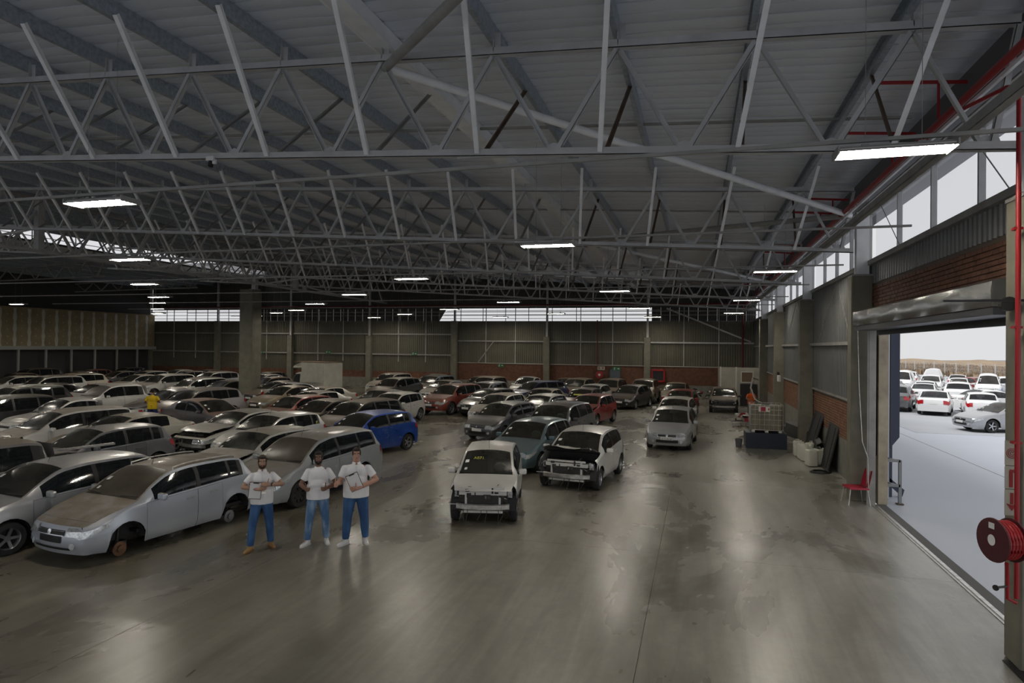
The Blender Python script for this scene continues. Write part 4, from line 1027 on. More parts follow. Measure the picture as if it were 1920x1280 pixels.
        for q in range(7):
            X = rg2.uniform(-.6, .6); mb = MB(); mb.tube([(X, y0+.25, .45), (X+.05, y0+.15, .3), (X+rg2.uniform(-.1, .1), y0+.1, rg2.uniform(.05, .15))], .008, 5); mb.obj('loose_wire', DARKM, root)
        if wreck in ('front', 'open'):
            for sg_ in (1, -1):
                mb = MB(); c = Vector((sg_*.62, y0+.36, zt-.24)); mb.lathe([(0, -.02), (.08, -.01), (.1, .05), (.04, .12), (0, .12)], c, (sg_*.2, 1, .1), 14); mb.box(c+Vector((0, .08, 0)), (.2, .12, .16)); me = mb.mesh('headlight', LENS); link('headlight', me, root)
            for q in range(16):
                mb = MB(); c = Vector((rg2.uniform(-.7, .7), y0+rg2.uniform(.15, .4), rg2.uniform(.25, zt-.1))); mb.bar(c, c+Vector((rg2.uniform(-.2, .2), rg2.uniform(-.1, .1), rg2.uniform(-.12, .12))), .03, .012); mb.obj('bent_bracket', ALUM, root)
    capr('number_plate', -.26, .26, 3.9, 4.5, STICK, i=n-1, nr=1)
    return root
def recolour(root, pm):
    for o in [root]+list(root.children_recursive):
        if o.type == 'MESH':
            for s_ in o.material_slots:
                if s_.material and s_.material.name.startswith('paint_'): s_.link = 'OBJECT'; s_.material = pm
def copy_tree(o, parent=None, skip=()):
    c = o.copy(); C.objects.link(c); c.parent = parent
    for ch in o.children:
        if ch.name.split('.')[0] in skip: continue
        copy_tree(ch, c, skip)
    return c
PROTO = {}; USED = set()
def get_proto(key, **kw):
    if key not in PROTO: PROTO[key] = car_proto(**kw)
    return PROTO[key]
NICE = {'hatch': 'hatchback_car', 'sedan': 'sedan_car', 'suv': 'suv_car', 'mpv': 'minivan_car', 'bakkie': 'pickup_truck', 'dcab': 'double_cab_pickup', 'bigvan': 'delivery_van'}
COL = {}
def pc(col, dust=.5, **kw):
    cols = dict(white=(.68, .68, .66), silver=(.42, .43, .45), grey=(.16, .165, .17), dark=(.035, .036, .04), black=(.012, .012, .014), red=(.26, .018, .015), tan=(.30, .24, .16), brown=(.14, .085, .06),
                blue=(.012, .06, .42), navy=(.015, .02, .09), teal=(.13, .21, .25), mauve=(.3, .29, .29), spark=(.56, .61, .69), cream=(.55, .53, .45), gunmetal=(.10, .105, .12), graphite=(.17, .18, .20))
    mt = .1 if col in ('white', 'red', 'cream', 'black') else .45
    return paint('%s_%s_%d' % (col, 'd%d' % int(dust*100), int(bool(kw))), cols[col], dust, metal=mt, **kw)
def put(key, kind, X, Y, ang, pm, label, group, cat='car', far=False, sc=None, **kw):
    src = get_proto(key, kind=kind, **kw)
    if key not in USED: USED.add(key); o = src
    else:
        o = copy_tree(src, None, ('seat', 'wiper', 'aerial', 'brake_disc') if far else ())
    o.location = (X, Y, 0); o.rotation_euler = (0, 0, math.radians(ang-90))
    if sc: o.scale = sc
    PLACED.append([o, kind, sc, key == 'spark' or key in ('wh','open','vw','nissan','blue','hatch')])
    o.name = NICE[kind]; o['label'] = label; o['category'] = cat; o['group'] = group
    recolour(o, pm); return o

PLACED = []
def obb(o, kind, m=.06):
    T = TYPES[kind]; a = o.rotation_euler.z; return Vector((o.location.x, o.location.y)), (Vector((math.cos(a), math.sin(a))), Vector((-math.sin(a), math.cos(a)))), ((T['W']/2+.12+m)*o.scale.x, (T['L']/2+m)*o.scale.y)
def resolve():
    # parked cars never touch: part the pairs that would
    OBST = [(Vector((-28.5, 36.2)), (Vector((1, 0)), Vector((0, 1))), (.5, .5)), (Vector((bt.location.x, bt.location.y)), (Vector((math.cos(-.35), math.sin(-.35))), Vector((-math.sin(-.35), math.cos(-.35)))), (2.9, 1.05)),
            (Vector((p4.x, p4.y)), (Vector((1, 0)), Vector((0, 1))), (.35, .3))]
    def sep(A, B):
        best = None
        for ax in A[1]+B[1]:
            ra = sum(abs(ax.dot(A[1][i]))*A[2][i] for i in (0, 1)); rb = sum(abs(ax.dot(B[1][i]))*B[2][i] for i in (0, 1)); d = (B[0]-A[0]).dot(ax); pen = ra+rb-abs(d)
            if pen <= 0: return None
            if best is None or pen < best[0]: best = (pen, ax if d >= 0 else -ax)
        return best
    for it in range(160):
        moved = False
        for i in range(len(PLACED)):
            for j in range(i+1, len(PLACED)):
                a, b_ = PLACED[i], PLACED[j]
                if (a[0].location-b_[0].location).length > 6: continue
                s_ = sep(obb(a[0], a[1]), obb(b_[0], b_[1]))
                if s_:
                    moved = True; v = s_[1]*min(.25, s_[0]+.01); fa, fb = (0 if a[3] else 1), (0 if b_[3] else 1); w_ = max(1, fa+fb)
                    a[0].location.x -= v.x*fa/w_; a[0].location.y -= v.y*fa/w_; b_[0].location.x += v.x*fb/w_; b_[0].location.y += v.y*fb/w_
        for a in PLACED:
            if a[0].location.x > 5: continue
            for ob in OBST:
                if (Vector((a[0].location.x, a[0].location.y))-ob[0]).length > 6: continue
                s_ = sep(ob, obb(a[0], a[1], .02))
                if s_ and not a[3]: a[0].location.x += s_[1].x*(s_[0]+.01); a[0].location.y += s_[1].y*(s_[0]+.01)
            T = TYPES[a[1]]; a[0].location.y = min(a[0].location.y, YF-.7-T['L']/2); a[0].location.x = min(max(a[0].location.x, XM+2.3 if False else -52.5), 2.6)
        if not moved: break
# ---- cars, placed by the middle of the roof (photo pixel at roof height), rear direction in degrees
RH = {'hatch': 1.47, 'sedan': 1.44, 'suv': 1.67, 'mpv': 1.57, 'bakkie': 1.62, 'dcab': 1.72, 'bigvan': 2.03}
def car(px, py, ang, key, kind, pm, label, group, far=False, **kw):
    p = at(px, py, RH[kind]); T = TYPES[kind]
    a = math.radians(ang); rc = {'hatch': .62, 'sedan': .4, 'suv': .65, 'mpv': .65, 'bakkie': 0, 'dcab': .25, 'bigvan': .5}[kind]
    # the roof's middle lies a little behind the middle of the car
    return put(key, kind, p.x-math.cos(a)*rc, p.y-math.sin(a)*rc, ang, pm, label, group, far=far, **kw)
GL = 'cars parked in the left field'; GM = 'cars in the middle rows'; GR = 'cars in the right rows'; GF = 'cars against the far wall'
# foreground
put('spark', 'hatch', -10.56, 10.62, 83, pc('spark', .8), 'silver-blue hatchback without wheels, roof rails and dusty brown bonnet, beside the left man', GL, nowheels=True, rails=True, dustglass=True, bigmouth=True)
car(158, 853, 83, 'hatch', 'hatch', pc('silver', .35), 'silver hatchback directly behind the wheelless one, dark side windows', GL, sc=(1.03, 1.05, 1.0), airbag=False)
car(18, 831, 84, 'dcab', 'dcab', pc('mauve', .8), 'dusty brownish pickup with aluminium bar on its bed, at the left edge', GL, dustglass=True)
car(228, 796, 81, 'balen', 'hatch', pc('graphite', .45), 'dark grey hatchback with black alloy rear wheel and green cloth behind its windscreen', GL, airbag=True)
car(255, 774, 82, 'sedan', 'sedan', pc('cream', .8), 'cream sedan with heavily dusted bonnet between the grey hatchback and the wrecked white wagon', GL)
car(175, 764, 80, 'suvw', 'mpv', pc('white', .7), 'white wagon with smashed open front and brown dusty roof', GL, wreck='front')
car(140, 745, 80, 'bakkie', 'bakkie', pc('white', .5), 'white single-cab pickup with empty bed and red tail lamp, near the man in yellow', GL)
car(82, 741, 80, 'sedan', 'sedan', pc('mauve', .7), 'greyish sedan left of the white single-cab pickup', GL)
car(18, 739, 80, 'suv', 'suv', pc('dark', .5), 'dark four-by-four with bright headlamps at the left edge, beside the greyish sedan', GL)
car(62, 722, 80, 'suvr', 'suv', pc('black', .5), 'black wagon with silver roof rails left, behind the greyish sedan', GL, rails=True)
car(614, 805, 84, 'nissan', 'mpv', paint('scraped_silver', (.43, .46, .49), .66, scrape=1.0, metal=.3), 'silver people carrier with scraped side and dusty roof behind the men on the right', GL, dustglass=True, wheels='steel')
hp_ = car(520, 801, 82, 'hatchp', 'hatch', pc('white', .62), 'white hatchback with crumpled cream bonnet and yellow writing beside the people carrier', GL, wreck='popped', airbag=True)
h2 = car(533, 772, 81, 'hatch2b', 'hatch', pc('white', .42), 'white hatchback with yellow mark on its rear pillar, behind the crumpled white one', GL, airbag=True)
car(472, 767, 80, 'sedanp', 'sedan', pc('white', .6), 'white sedan with popped bonnet and missing bumper near the concrete column', GL, wreck='popped', airbag=True)
car(712, 769, 72, 'blue', 'hatch', paint('scratched_blue', (.006, .065, .36), .3, scrape=.35, metal=.3), 'bright blue scratched hatchback with alloy wheel at the end of the left field', GL)
car(358, 745, 168, 'sedanf', 'sedan', pc('gunmetal', .7, dustcol=(.19, .11, .07)), 'dark crashed sedan standing crosswise right of the man in yellow', GL, wreck='front')
car(395, 727, 78, 'suv', 'suv', pc('mauve', .6), 'grey-brown wagon behind the dark crosswise sedan', GL)
car(313, 727, 80, 'sedan', 'sedan', pc('black', .3), 'black sedan close behind the man in yellow', GL)
car(232, 721, 80, 'dcab', 'dcab', pc('white', .55), 'white double-cab pickup with dark bed behind the man in yellow', GL)
car(178, 717, 80, 'sedan', 'sedan', pc('white', .55), 'white sedan with dark glass in front of the big white wagon row', GL)
car(122, 719, 80, 'sedan', 'sedan', pc('dark', .5), 'dark sedan tucked left of the white sedan in the third row', GL)
FARW = [
 (45, 704, 'hatch', 'white', 'white hatchback with dark glass at the left end of the white row'), (104, 703, 'suv', 'white', 'large white wagon in the white row, its whole side visible'),
 (178, 698.5, 'suv', 'cream', 'cream wagon in the white row with small tail lamp'), (250, 702, 'sedan', 'white', 'white sedan right of the cream wagon in the white row'),
 (332, 700.5, 'suv', 'white', 'white wagon with raised roofline left of the dark middle car'), (372, 706, 'hatch', 'dark', 'dark small car between the white wagon and white estate'),
 (408, 708, 'mpv', 'white', 'white estate car just left of the concrete column'), (452, 712, 'sedan', 'grey', 'grey sedan half hidden by the concrete column'),
 (134, 695.5, 'sedan', 'dark', 'dark sedan behind the large white wagon'), (187, 692.5, 'hatch', 'red', 'red hatchback peeping over the cream wagon'),
 (60, 698, 'sedan', 'brown', 'dusty brown sedan under the mezzanine edge'), (25, 688, 'suv', 'dark', 'dark wagon under the mezzanine at the left edge'),
 (212, 687.5, 'hatch', 'dark', 'dark hatchback far back under the mezzanine posts'), (246, 695, 'sedan', 'gunmetal', 'dark sedan right of the red hatchback'),
 (285, 693.5, 'hatch', 'silver', 'silver hatchback in the last left row beneath the far windows'), (328, 693, 'sedan', 'white', 'white sedan in the last left row beneath the far windows'),
 (360, 695, 'hatch', 'dark', 'dark hatchback in the last left row beneath the far windows'), (385, 692, 'sedan', 'brown', 'brown sedan against the far wall left of the column'),
 (418, 696, 'suv', 'silver', 'pale silver wagon in the last row left of the column')]
for px, py, kd, cl, lb in FARW: car(px, py, 80, kd if kd != 'hatch' else 'hatch2', kd, pc(cl, .75), lb, GL, far=True, **({'airbag': True} if kd == 'hatch' else {}))
# middle columns behind the blue hatch
MID = [
 (695, 747, 78, 'mpv', 'black', 'black people carrier behind the blue hatchback'), (622, 747, 78, 'sedan', 'black', 'black sedan next to the black people carrier'),
 (556, 739, 78, 'hatch', 'red', 'dark red hatchback right of the concrete column'), (603, 731, 78, 'sedan', 'white', 'white sedan just behind the dark red hatchback'),
 (545, 722, 78, 'sedan', 'tan', 'dusty tan sedan right of the concrete column'), (681, 727, 78, 'sedan', 'silver', 'silver-white sedan left of the wrecked white hatchback'),
 (545, 711, 78, 'sedan', 'black', 'black sedan in front of the box truck cab'), (513, 706.5, 78, 'hatch', 'brown', 'brown hatchback beyond the silver sedan tail'),
 (490, 700, 78, 'sedan', 'silver', 'silver sedan just right of the column, second from the far wall'), (515, 697, 80, 'hatch', 'dark', 'dark hatchback against the far wall, left of the box truck'),
 (641, 726.5, 76, 'sedan', 'cream', 'pale sedan right below the box truck body')]
for px, py, an, kd, cl, lb in MID: car(px, py, an, kd if kd != 'hatch' else 'hatch2', kd, pc(cl, .68), lb, GM, far=True, **({'airbag': True} if kd == 'hatch' else {}))
car(492, 714, 258, 'sedan', 'sedan', pc('silver', .4), 'silver sedan showing its red tail lamp beside the column', GM)
car(727, 733, 84, 'hatchf', 'hatch', pc('white', .35), 'wrecked white hatchback without bonnet trim at the end of the middle rows', GM, wreck='front')
# right half, far rows
FR_ = [
 (741, 698.5, 82, 'suv', 'cream', 'cream wagon against the far wall, leftmost beyond the aisle'), (752, 707, 82, 'hatch2', 'grey', 'grey broken hatchback at the head of the far aisle'),
 (800, 707.5, 78, 'suv', 'dark', 'dark wagon behind the red four-by-four'), (817, 700.5, 80, 'hatch2', 'white', 'white hatchback under the far wall left of the brickwork'),
 (857, 703, 80, 'suv', 'teal', 'pale teal wagon behind the red four-by-four'), (895, 705.5, 80, 'hatch2', 'tan', 'dusty tan hatchback left of the two dusty vans'),
 (931, 705, 84, 'suv', 'tan', 'dusty beige wagon beside the white pickup at the far wall'), (1036, 707.5, 84, 'sedan', 'brown', 'dusty brown sedan behind the blue wagon'),
 (1083, 708, 84, 'suv', 'tan', 'tan wagon under the exit sign'), (1130, 709, 84, 'suv', 'brown', 'dust-covered brown van beside the blue wall door'),
 (1186, 709.5, 86, 'suv', 'tan', 'dusty tan van right of the small black car'), (1230, 715.5, 86, 'sedan', 'tan', 'beige dust-coated saloon with twin grille, alone at far aisle'),
 (898, 713.5, 80, 'sedan', 'white', 'white sedan behind the black saloon'), (990, 724, 82, 'sedan', 'tan', 'tan saloon in the middle of the right block'),
 (948, 736.5, 80, 'hatch2', 'white', 'white hatchback directly behind the dark hatchback of the right block'), (1068, 725.5, 84, 'hatch2', 'navy', 'navy hatchback with yellow windscreen strip')]
for px, py, an, key, cl, lb in FR_: last = car(px, py, an, key, 'hatch' if key == 'hatch2' else key, pc(cl, .7 if cl not in ('tan', 'brown') else .9), lb, GF, far=True, **({'airbag': True} if key == 'hatch2' else {}))
car(974, 705, 86, 'bakkie', 'bakkie', pc('white', .3), 'white pickup with clean windscreen at the far wall', GF)
car(1030, 714.5, 55, 'suv', 'suv', pc('navy', .2), 'blue wagon standing askew in the far rows', GF)
car(1102, 718, 82, 'hatchf', 'hatch', pc('white', .2), 'white open-fronted hatchback beside the navy one', GF, wreck='front')
car(1163, 718.5, 74, 'hatch2', 'hatch', pc('black', .4), 'small black car with bright lamps left of the dusty saloon', GF, airbag=True)
car(826, 716.5, 76, 'suv', 'suv', paint('dusty_red', (.20, .03, .02), .5, metal=.1), 'dusty red four-by-four with chrome grille beside the black saloon', GM)
car(880, 722.5, 70, 'hatch2', 'hatch', pc('black', .25), 'black saloon facing the aisle with bright headlamp', GM, airbag=True)
car(932, 716.5, 82, 'suvw', 'mpv', pc('silver', .5), 'smashed silver wagon in the right block', GM, wreck='front')
# right block
car(958, 752, 75, 'i30', 'hatch', pc('gunmetal', .3), 'dark grey hatchback with pale headlamps on the left of the right block', GR)
car(1030, 738, 80, 'hatchf', 'hatch', pc('white', .3), 'white hatchback with missing front behind the dark grey pair', GR, wreck='front')
car(1058, 752, 80, 'hatchd', 'suv', pc('gunmetal', .3), 'charcoal wagon behind the teal hatchback', GR, airbag=True)
car(1108, 737.5, 78, 'hatchr', 'hatch', pc('red', .3), 'red hatchback with broken corner and front wheel showing', GR, wreck='popped')
car(1013, 783, 80, 'teal', 'hatch', pc('teal', .3), 'teal-grey hatchback between the two white wrecks', GR, airbag=True)
car(1105, 800, 84, 'open', 'hatch', pc('white', .35), 'white hatchback with bonnet bent open and bare engine bay', GR, wreck='open', hood_up=True)
def strip(o, mt, pts):
    b = MB(); b.add(pts, [tuple(range(len(pts)))]); b.obj('yellow_mark', mt, o)
YM = mat('yellow_marker', (.5, .5, .08), .6)
a_ = math.atan2(.44, .77); T_ = TYPES['hatch']
strip(last, YM, [(x_, lerp(.95, 1.72, f_)-T_['L']/2, lerp(.99, 1.43, f_)+.07) for x_, f_ in ((-.35, .12), (.3, .12), (.3, .28), (-.35, .28))])
strip(h2, YM, [(.80, 1.3, 1.02), (.79, 1.5, 1.02), (.76, 1.45, 1.14), (.77, 1.32, 1.12)])
text('door_writing', 'AW7', .22, YM, face_m((.875, -.15, .72), (0, 1, 0), (0, 0, 1)), hp_)
fw = car(922, 830, 103, 'wh', 'hatch', pc('white', .3), 'white hatchback without front bumper, nearest the camera in the aisle', GR, wreck='front', airbag=True, sc=(.88, .9, 1.0))
SCRW = mat('yellow_marker', (.5, .5, .08), .6); SCRI = mat('white_marker', (.6, .6, .6), .6)
def screen_text(o, body, dx, f, size, mt):
    T = TYPES['hatch']; a = math.atan2(.44, .77); y = lerp(.95, 1.72, f)-T['L']/2; z = lerp(.99, 1.43, f)+.075
    M = face_m((dx, y, z), (1, 0, 0), (0, math.cos(a), math.sin(a))); text('screen_marking', body, size, mt, M, o)
screen_text(fw, 'A071', -.22, .5, .13, SCRW)
# right aisle
vw = car(1265, 762, 86, 'vw', 'hatch', pc('silver', .12), 'clean silver hatchback with number plate and round badge standing in the aisle', GR)
text('plate_lettering', 'ST 71 RP GP', .075, BLK, face_m((0, -TYPES['hatch']['L']/2-.16, .47), (1, 0, 0), (0, 0, 1)), vw)
car(1271, 743.5, 84, 'hatch2', 'hatch', pc('white', .5), 'white hatchback directly behind the clean silver one', GR, airbag=True)
car(1280, 729, 84, 'hatch2', 'hatch', pc('red', .15), 'red hatchback last in the aisle queue of three', GR, airbag=True)
car(1357, 725, 88, 'hatchf', 'hatch', pc('dark', .75), 'wrecked dark car with dusty roof beside the far white booth', GR, wreck='front')

# box truck
bt = thing('box_truck', 'white box truck with overhanging brown-topped body standing over the middle rows', 'truck', (0, 0, 0), 0, None)
pT = ony(590, 700, 40.0); bt.location = (pT.x, 40.2, 0); bt.rotation_euler = (0, 0, math.radians(-20)); bt.scale = (.84, .84, .9)
BW = mat('truck_box_white', (.55, .54, .47), .6, 0, .1, 2)
bxm = MB(); bxm.box((.75, 0, 1.95), (3.0, 1.9, 1.9)); me = bxm.mesh('box_body', BW); bevel(me, .03, 1); bx_ = link('box_body', me, bt)
b = MB(); b.add([(-.75, -.95, 2.5), (-.75, .95, 2.5), (-2.0, .9, 2.45), (-2.0, -.9, 2.45), (-.75, -.95, 2.9), (-.75, .95, 2.9), (-1.9, .85, 2.62), (-1.9, -.85, 2.62)], [(0, 1, 2, 3), (4, 7, 6, 5), (0, 3, 7, 4), (1, 5, 6, 2), (2, 6, 7, 3), (0, 4, 5, 1)]); b.obj('luton_nose', BW, bt)
b = MB(); b.box((0.2, 0, 2.93), (4.1, 1.9, .05)); b.obj('roof_dust', mat('brown_dust', (.17, .11, .07), .9), bt)
b = MB(); P = []
for X, zt in ((-2.75, 1.0), (-2.6, 1.25), (-2.2, 1.4), (-1.75, 2.05), (-1.3, 2.15), (-.85, 2.15)):
    P.append([(X, -.82, .45), (X, -.84, min(zt, 1.25)), (X, -.74, zt-.03), (X, 0, zt), (X, .74, zt-.03), (X, .84, min(zt, 1.25)), (X, .82, .45)])
b.grid(P); b.add(P[0], [tuple(range(7))]); b.add(P[-1], [tuple(range(7))]); b.obj('cab', mat('cab_white', (.6, .6, .57), .4), bt, smooth=40)
for s_ in (-1, 1): b = MB(); b.add([(-2.15, s_*.852, 1.28), (-1.7, s_*.80, 1.95), (-1.1, s_*.80, 1.98), (-1.1, s_*.852, 1.28)], [(0, 1, 2, 3)]); b.obj('side_window', GLASS, bt)
for s_ in (-1, 1):
    for X in (-2.05, 1.5):
        o = link('wheel', wheel_meshes(.34, 'steel')[0], bt, (X, s_*.75, .34)); o.rotation_euler = (0, 0, s_*PI/2); link('rim', wheel_meshes(.34, 'steel')[1], o)
b = MB(); b.box((.6, 0, .8), (3.4, .8, .2)); b.obj('chassis', DARKM, bt)
b = MB(); b.box((.75, -.96, 1.35), (2.96, .03, .05)); b.box((.75, -.96, 1.1), (2.96, .03, .04)); b.box((2.2, -.96, 1.95), (.04, .03, 1.8)); b.obj('body_rail', ALUM, bt)
# aluminium bar on the pickup bed
pa, pb = at(92, 846, 1.22), at(214, 831, 1.22)
b = MB(); b.bar(pa, pb, .1, .05); 
for q in range(7): b.box(pa.lerp(pb, (q+.5)/7)+Vector((0, 0, .03)), (.02, .02, .02))
tag(b.obj('aluminium_bar', ALUM, None), 'perforated pale aluminium bar lying across the dusty pickup bed', 'bar')

# ------------------------------------------------------------------ people
def blob(name, prims, mt, voxel=.012, smooth=6, mats=None):
    # prims: ('c', a, b, ra, rb) tapered limb, ('e', centre, radii, [rot]) ellipsoid, ('k', a, b, ra, rb) cut cone; grown into one surface
    bm = bmesh.new()
    for p in prims:
        if p[0] in 'ck':
            a, c = Vector(p[1]), Vector(p[2]); d = c-a; l = d.length; d.normalize()
            q = d.to_track_quat('Z', 'Y').to_matrix().to_4x4()
            M = Matrix.Translation((a+c)/2) @ q
            bmesh.ops.create_cone(bm, cap_ends=True, segments=18, radius1=p[3], radius2=p[4], depth=l, matrix=M)
            if p[0] == 'c':
                for pt, r in ((a, p[3]), (c, p[4])): bmesh.ops.create_icosphere(bm, subdivisions=2, radius=r, matrix=Matrix.Translation(pt))
        else:
            R = p[3] if len(p) > 3 else Matrix.Identity(4)
            bmesh.ops.create_icosphere(bm, subdivisions=3, radius=1, matrix=Matrix.Translation(Vector(p[1])) @ R @ Matrix.Diagonal((p[2][0], p[2][1], p[2][2], 1)))
    me = bpy.data.meshes.new(name); bm.to_mesh(me); bm.free()
    o = bpy.data.objects.new(name, me); C.objects.link(o)
    r = o.modifiers.new('r', 'REMESH'); r.mode = 'VOXEL'; r.voxel_size = voxel
    s = o.modifiers.new('s', 'SMOOTH'); s.iterations = smooth; s.factor = .5
    dg = bpy.context.evaluated_depsgraph_get(); me2 = bpy.data.meshes.new_from_object(o.evaluated_get(dg))
    bpy.data.objects.remove(o); me2.materials.clear()
    for m_ in (mats or [mt]): me2.materials.append(m_)
    me2.polygons.foreach_set('use_smooth', [True]*len(me2.polygons)); me2.name = name
    return me2
def denim(name, col, fade):
    if name in MATS: return MATS[name]
    m, n, b = nt(name); N = n.nodes.new; L = n.links.new
    tc_ = N('ShaderNodeTexCoord'); mp = N('ShaderNodeMapping'); mp.inputs['Scale'].default_value = (5, 5, 1.6); L(tc_.outputs['Object'], mp.inputs[0])
    t = N('ShaderNodeTexNoise'); t.inputs['Scale'].default_value = 1.5; t.inputs['Detail'].default_value = 5; L(mp.outputs[0], t.inputs['Vector'])
    r = N('ShaderNodeValToRGB'); r.color_ramp.elements[0].position = .42; r.color_ramp.elements[0].color = rgb(col); r.color_ramp.elements[1].position = .68; r.color_ramp.elements[1].color = rgb(fade)
    L(t.outputs['Fac'], r.inputs['Fac']); L(r.outputs[0], b.inputs['Base Color']); b.inputs['Roughness'].default_value = .85
    MATS[name] = m; return m
def cloth(name, col):
    m = mat(name, col, .85)
    n = m.node_tree
    if 'wr' not in m:
        m['wr'] = 1; tcx = n.nodes.new('ShaderNodeTexCoord'); t = n.nodes.new('ShaderNodeTexNoise'); t.inputs['Scale'].default_value = 7; t.inputs['Detail'].default_value = 3; t.inputs['Distortion'].default_value = .8
        bp = n.nodes.new('ShaderNodeBump'); bp.inputs['Strength'].default_value = .5; bp.inputs['Distance'].default_value = .02
        n.links.new(tcx.outputs['Object'], t.inputs['Vector']); n.links.new(t.outputs['Fac'], bp.inputs['Height']); n.links.new(bp.outputs[0], n.nodes['Principled BSDF'].inputs['Normal'])
    return m
def hand_prims(wr, d, side, palm, curl=.6, thumb=(0, 0, 1), thumb_out=True):
    # wr wrist point, d direction of palm, side: direction across knuckles (index side), palm: direction palm faces
    d = Vector(d).normalized(); palm = (Vector(palm)-d*Vector(palm).dot(d)).normalized(); s = Vector(side); s = (s-d*s.dot(d)-palm*s.dot(palm)).normalized(); wr = Vector(wr)
    P = [('c', wr, wr+d*.03, .026, .028)]
    for k in range(4):
        u = (1.5-k)*.0205; b0 = wr+d*.02+s*u*.7; k0 = wr+d*.09+s*u
        P.append(('c', b0, k0, .017, .0125))
        l1, l2, l3 = [(.042, .026, .02), (.046, .03, .022), (.043, .028, .021), (.034, .021, .018)][k]
        c1 = curl*1.25; e1 = (d*math.cos(c1)+palm*math.sin(c1)); p1 = k0+e1*l1
        c2 = curl*2.6; e2 = (d*math.cos(c2)+palm*math.sin(c2)); p2 = p1+e2*l2
        c3 = curl*3.5; e3 = (d*math.cos(c3)+palm*math.sin(c3)); p3 = p2+e3*l3
        P += [('c', k0, p1, .0105, .0095), ('c', p1, p2, .0095, .009), ('c', p2, p3, .009, .008)]
    t = Vector(thumb).normalized(); b0 = wr+d*.03+s*.022; m_ = b0+s*.02+t*.03+d*.012; e = m_+t*.045
    P += [('c', b0, m_, .014, .0125), ('c', m_, e, .0115, .0095)]
    return P
def person(label, loc, rz, H, skin, hairc, shirtc, jeans, shoec, pose, build=1.0, belly=0, beard=None, collar=False, hair_top=True, tee=True, feet=((-.17, -.02, -.35), (.17, .02, .3)), name='person', group=None, rough=False):
    k = H/1.78
    t = thing(name, label, 'person', loc, rz); t.scale = (k, k, k)
    SK = mat('skin_'+skin[0], skin[1], .55); V_ = Vector
    hx = .095*build; ank = []; J = {}
    for i, (fx, fy, fa) in enumerate(feet):
        s = -1 if i == 0 else 1; J[i] = dict(hip=V_((s*hx, 0, .93)), knee=V_((lerp(s*hx, fx, .55)+s*.005, lerp(0, fy, .5)-.02, .51)), ank=V_((fx, fy+.02, .09)), fa=fa)
    sh = V_((0, .0, 1.45)); sw = .178*build
    tilt = pose.get('tilt', 0); hc = V_((0, -.012, 1.665))
    # arms
    pr = []; hands = []
    for i, s in ((0, -1), (1, 1)):
        S = V_((s*sw, .01, 1.415)); E_ = V_(pose['elbow'][i]); Wr = V_(pose['wrist'][i]); J[i].update(S=S, E=E_, W=Wr)
        pr += [('c', S, E_, .048*build, .04*build), ('c', E_, E_.lerp(Wr, .35), .041*build, .041*build), ('c', E_.lerp(Wr, .35), Wr, .041*build, .027)]
        pr += hand_prims(Wr, pose['hd'][i], pose['hs'][i], pose['hp'][i], pose['curl'][i], pose['th'][i])
    # torso core, neck, head with face
    pr += [('e', (0, .01, 1.28), (.15*build, .10, .22)), ('e', (0, .01, 1.05), (.14*build, .10, .18)), ('c', (0, .02, 1.42), (0, .0, 1.58), .062*build, .054*build),
           ('c', (-sw+.03, .01, 1.42), (sw-.03, .01, 1.42), .045, .045)]
    pr += [('e', hc+V_((0, .012, .03)), (.074, .092, .098)), ('e', hc+V_((0, -.018, -.035)), (.060, .070, .075)), ('e', hc+V_((0, -.045, -.092)), (.036, .034, .026)),
           ('c', hc+V_((0, -.085, .02)), hc+V_((0, -.105, -.022)), .0085, .014), ('e', hc+V_((-.012, -.094, -.026)), (.01, .009, .008)), ('e', hc+V_((.012, -.094, -.026)), (.01, .009, .008)),
           ('c', hc+V_((-.04, -.072, .032)), hc+V_((.04, -.072, .032)), .011, .011), ('e', hc+V_((-.045, -.055, -.012)), (.02, .02, .018)), ('e', hc+V_((.045, -.055, -.012)), (.02, .02, .018)),
           ('e', hc+V_((-.077, .0, .0)), (.009, .02, .032)), ('e', hc+V_((.077, .0, .0)), (.009, .02, .032)),
           ('e', hc+V_((0, -.082, -.052)), (.024, .012, .007)), ('e', hc+V_((0, -.08, -.064)), (.021, .012, .008))]
    for i in (0, 1):
        j = J[i]; pr += [('c', j['hip'], j['knee'], .075*build, .05), ('c', j['knee'], j['ank'], .05, .035), ('e', (j['hip'].x*.6, .01, .95), (.11*build, .1, .1))]
    body = link('body', blob('body', pr, SK, .0075, 3), t)
    # eyes, brows, lips
    for s in (-1, 1):
        b = MB(); b.lathe([(0, .011), (.007, .009), (.011, .003), (.011, -.003)], hc+V_((s*.029, -.070, .012)), (0, -1, 0), 12); b.obj('eye', mat('eye_white', (.7, .68, .65), .3), t, smooth=60)
        b = MB(); b.lathe([(0, .0), (.006, .0), (.006, -.004)], hc+V_((s*.029, -.0825, .012)), (0, -1, 0), 10); b.obj('iris', mat('iris', (.03, .02, .015), .2), t)
        b = MB(); b.tube([hc+V_((s*.013, -.087, .034)), hc+V_((s*.032, -.088, .041)), hc+V_((s*.05, -.074, .033))], .005, 6); b.obj('eyebrow', mat('hair_'+hairc[0], hairc[1], .8), t)
    b = MB(); b.tube([hc+V_((-.024, -.086, -.056)), hc+V_((0, -.096, -.059)), hc+V_((.024, -.086, -.056))], [.003, .0055, .003], 6); b.obj('lips', mat('lips_'+skin[0], [skin[1][0]*.8, skin[1][1]*.5, skin[1][2]*.5], .5), t, smooth=60)
    HM = mat('hair_'+hairc[0], hairc[1], .8, noise=.4, nscale=90)
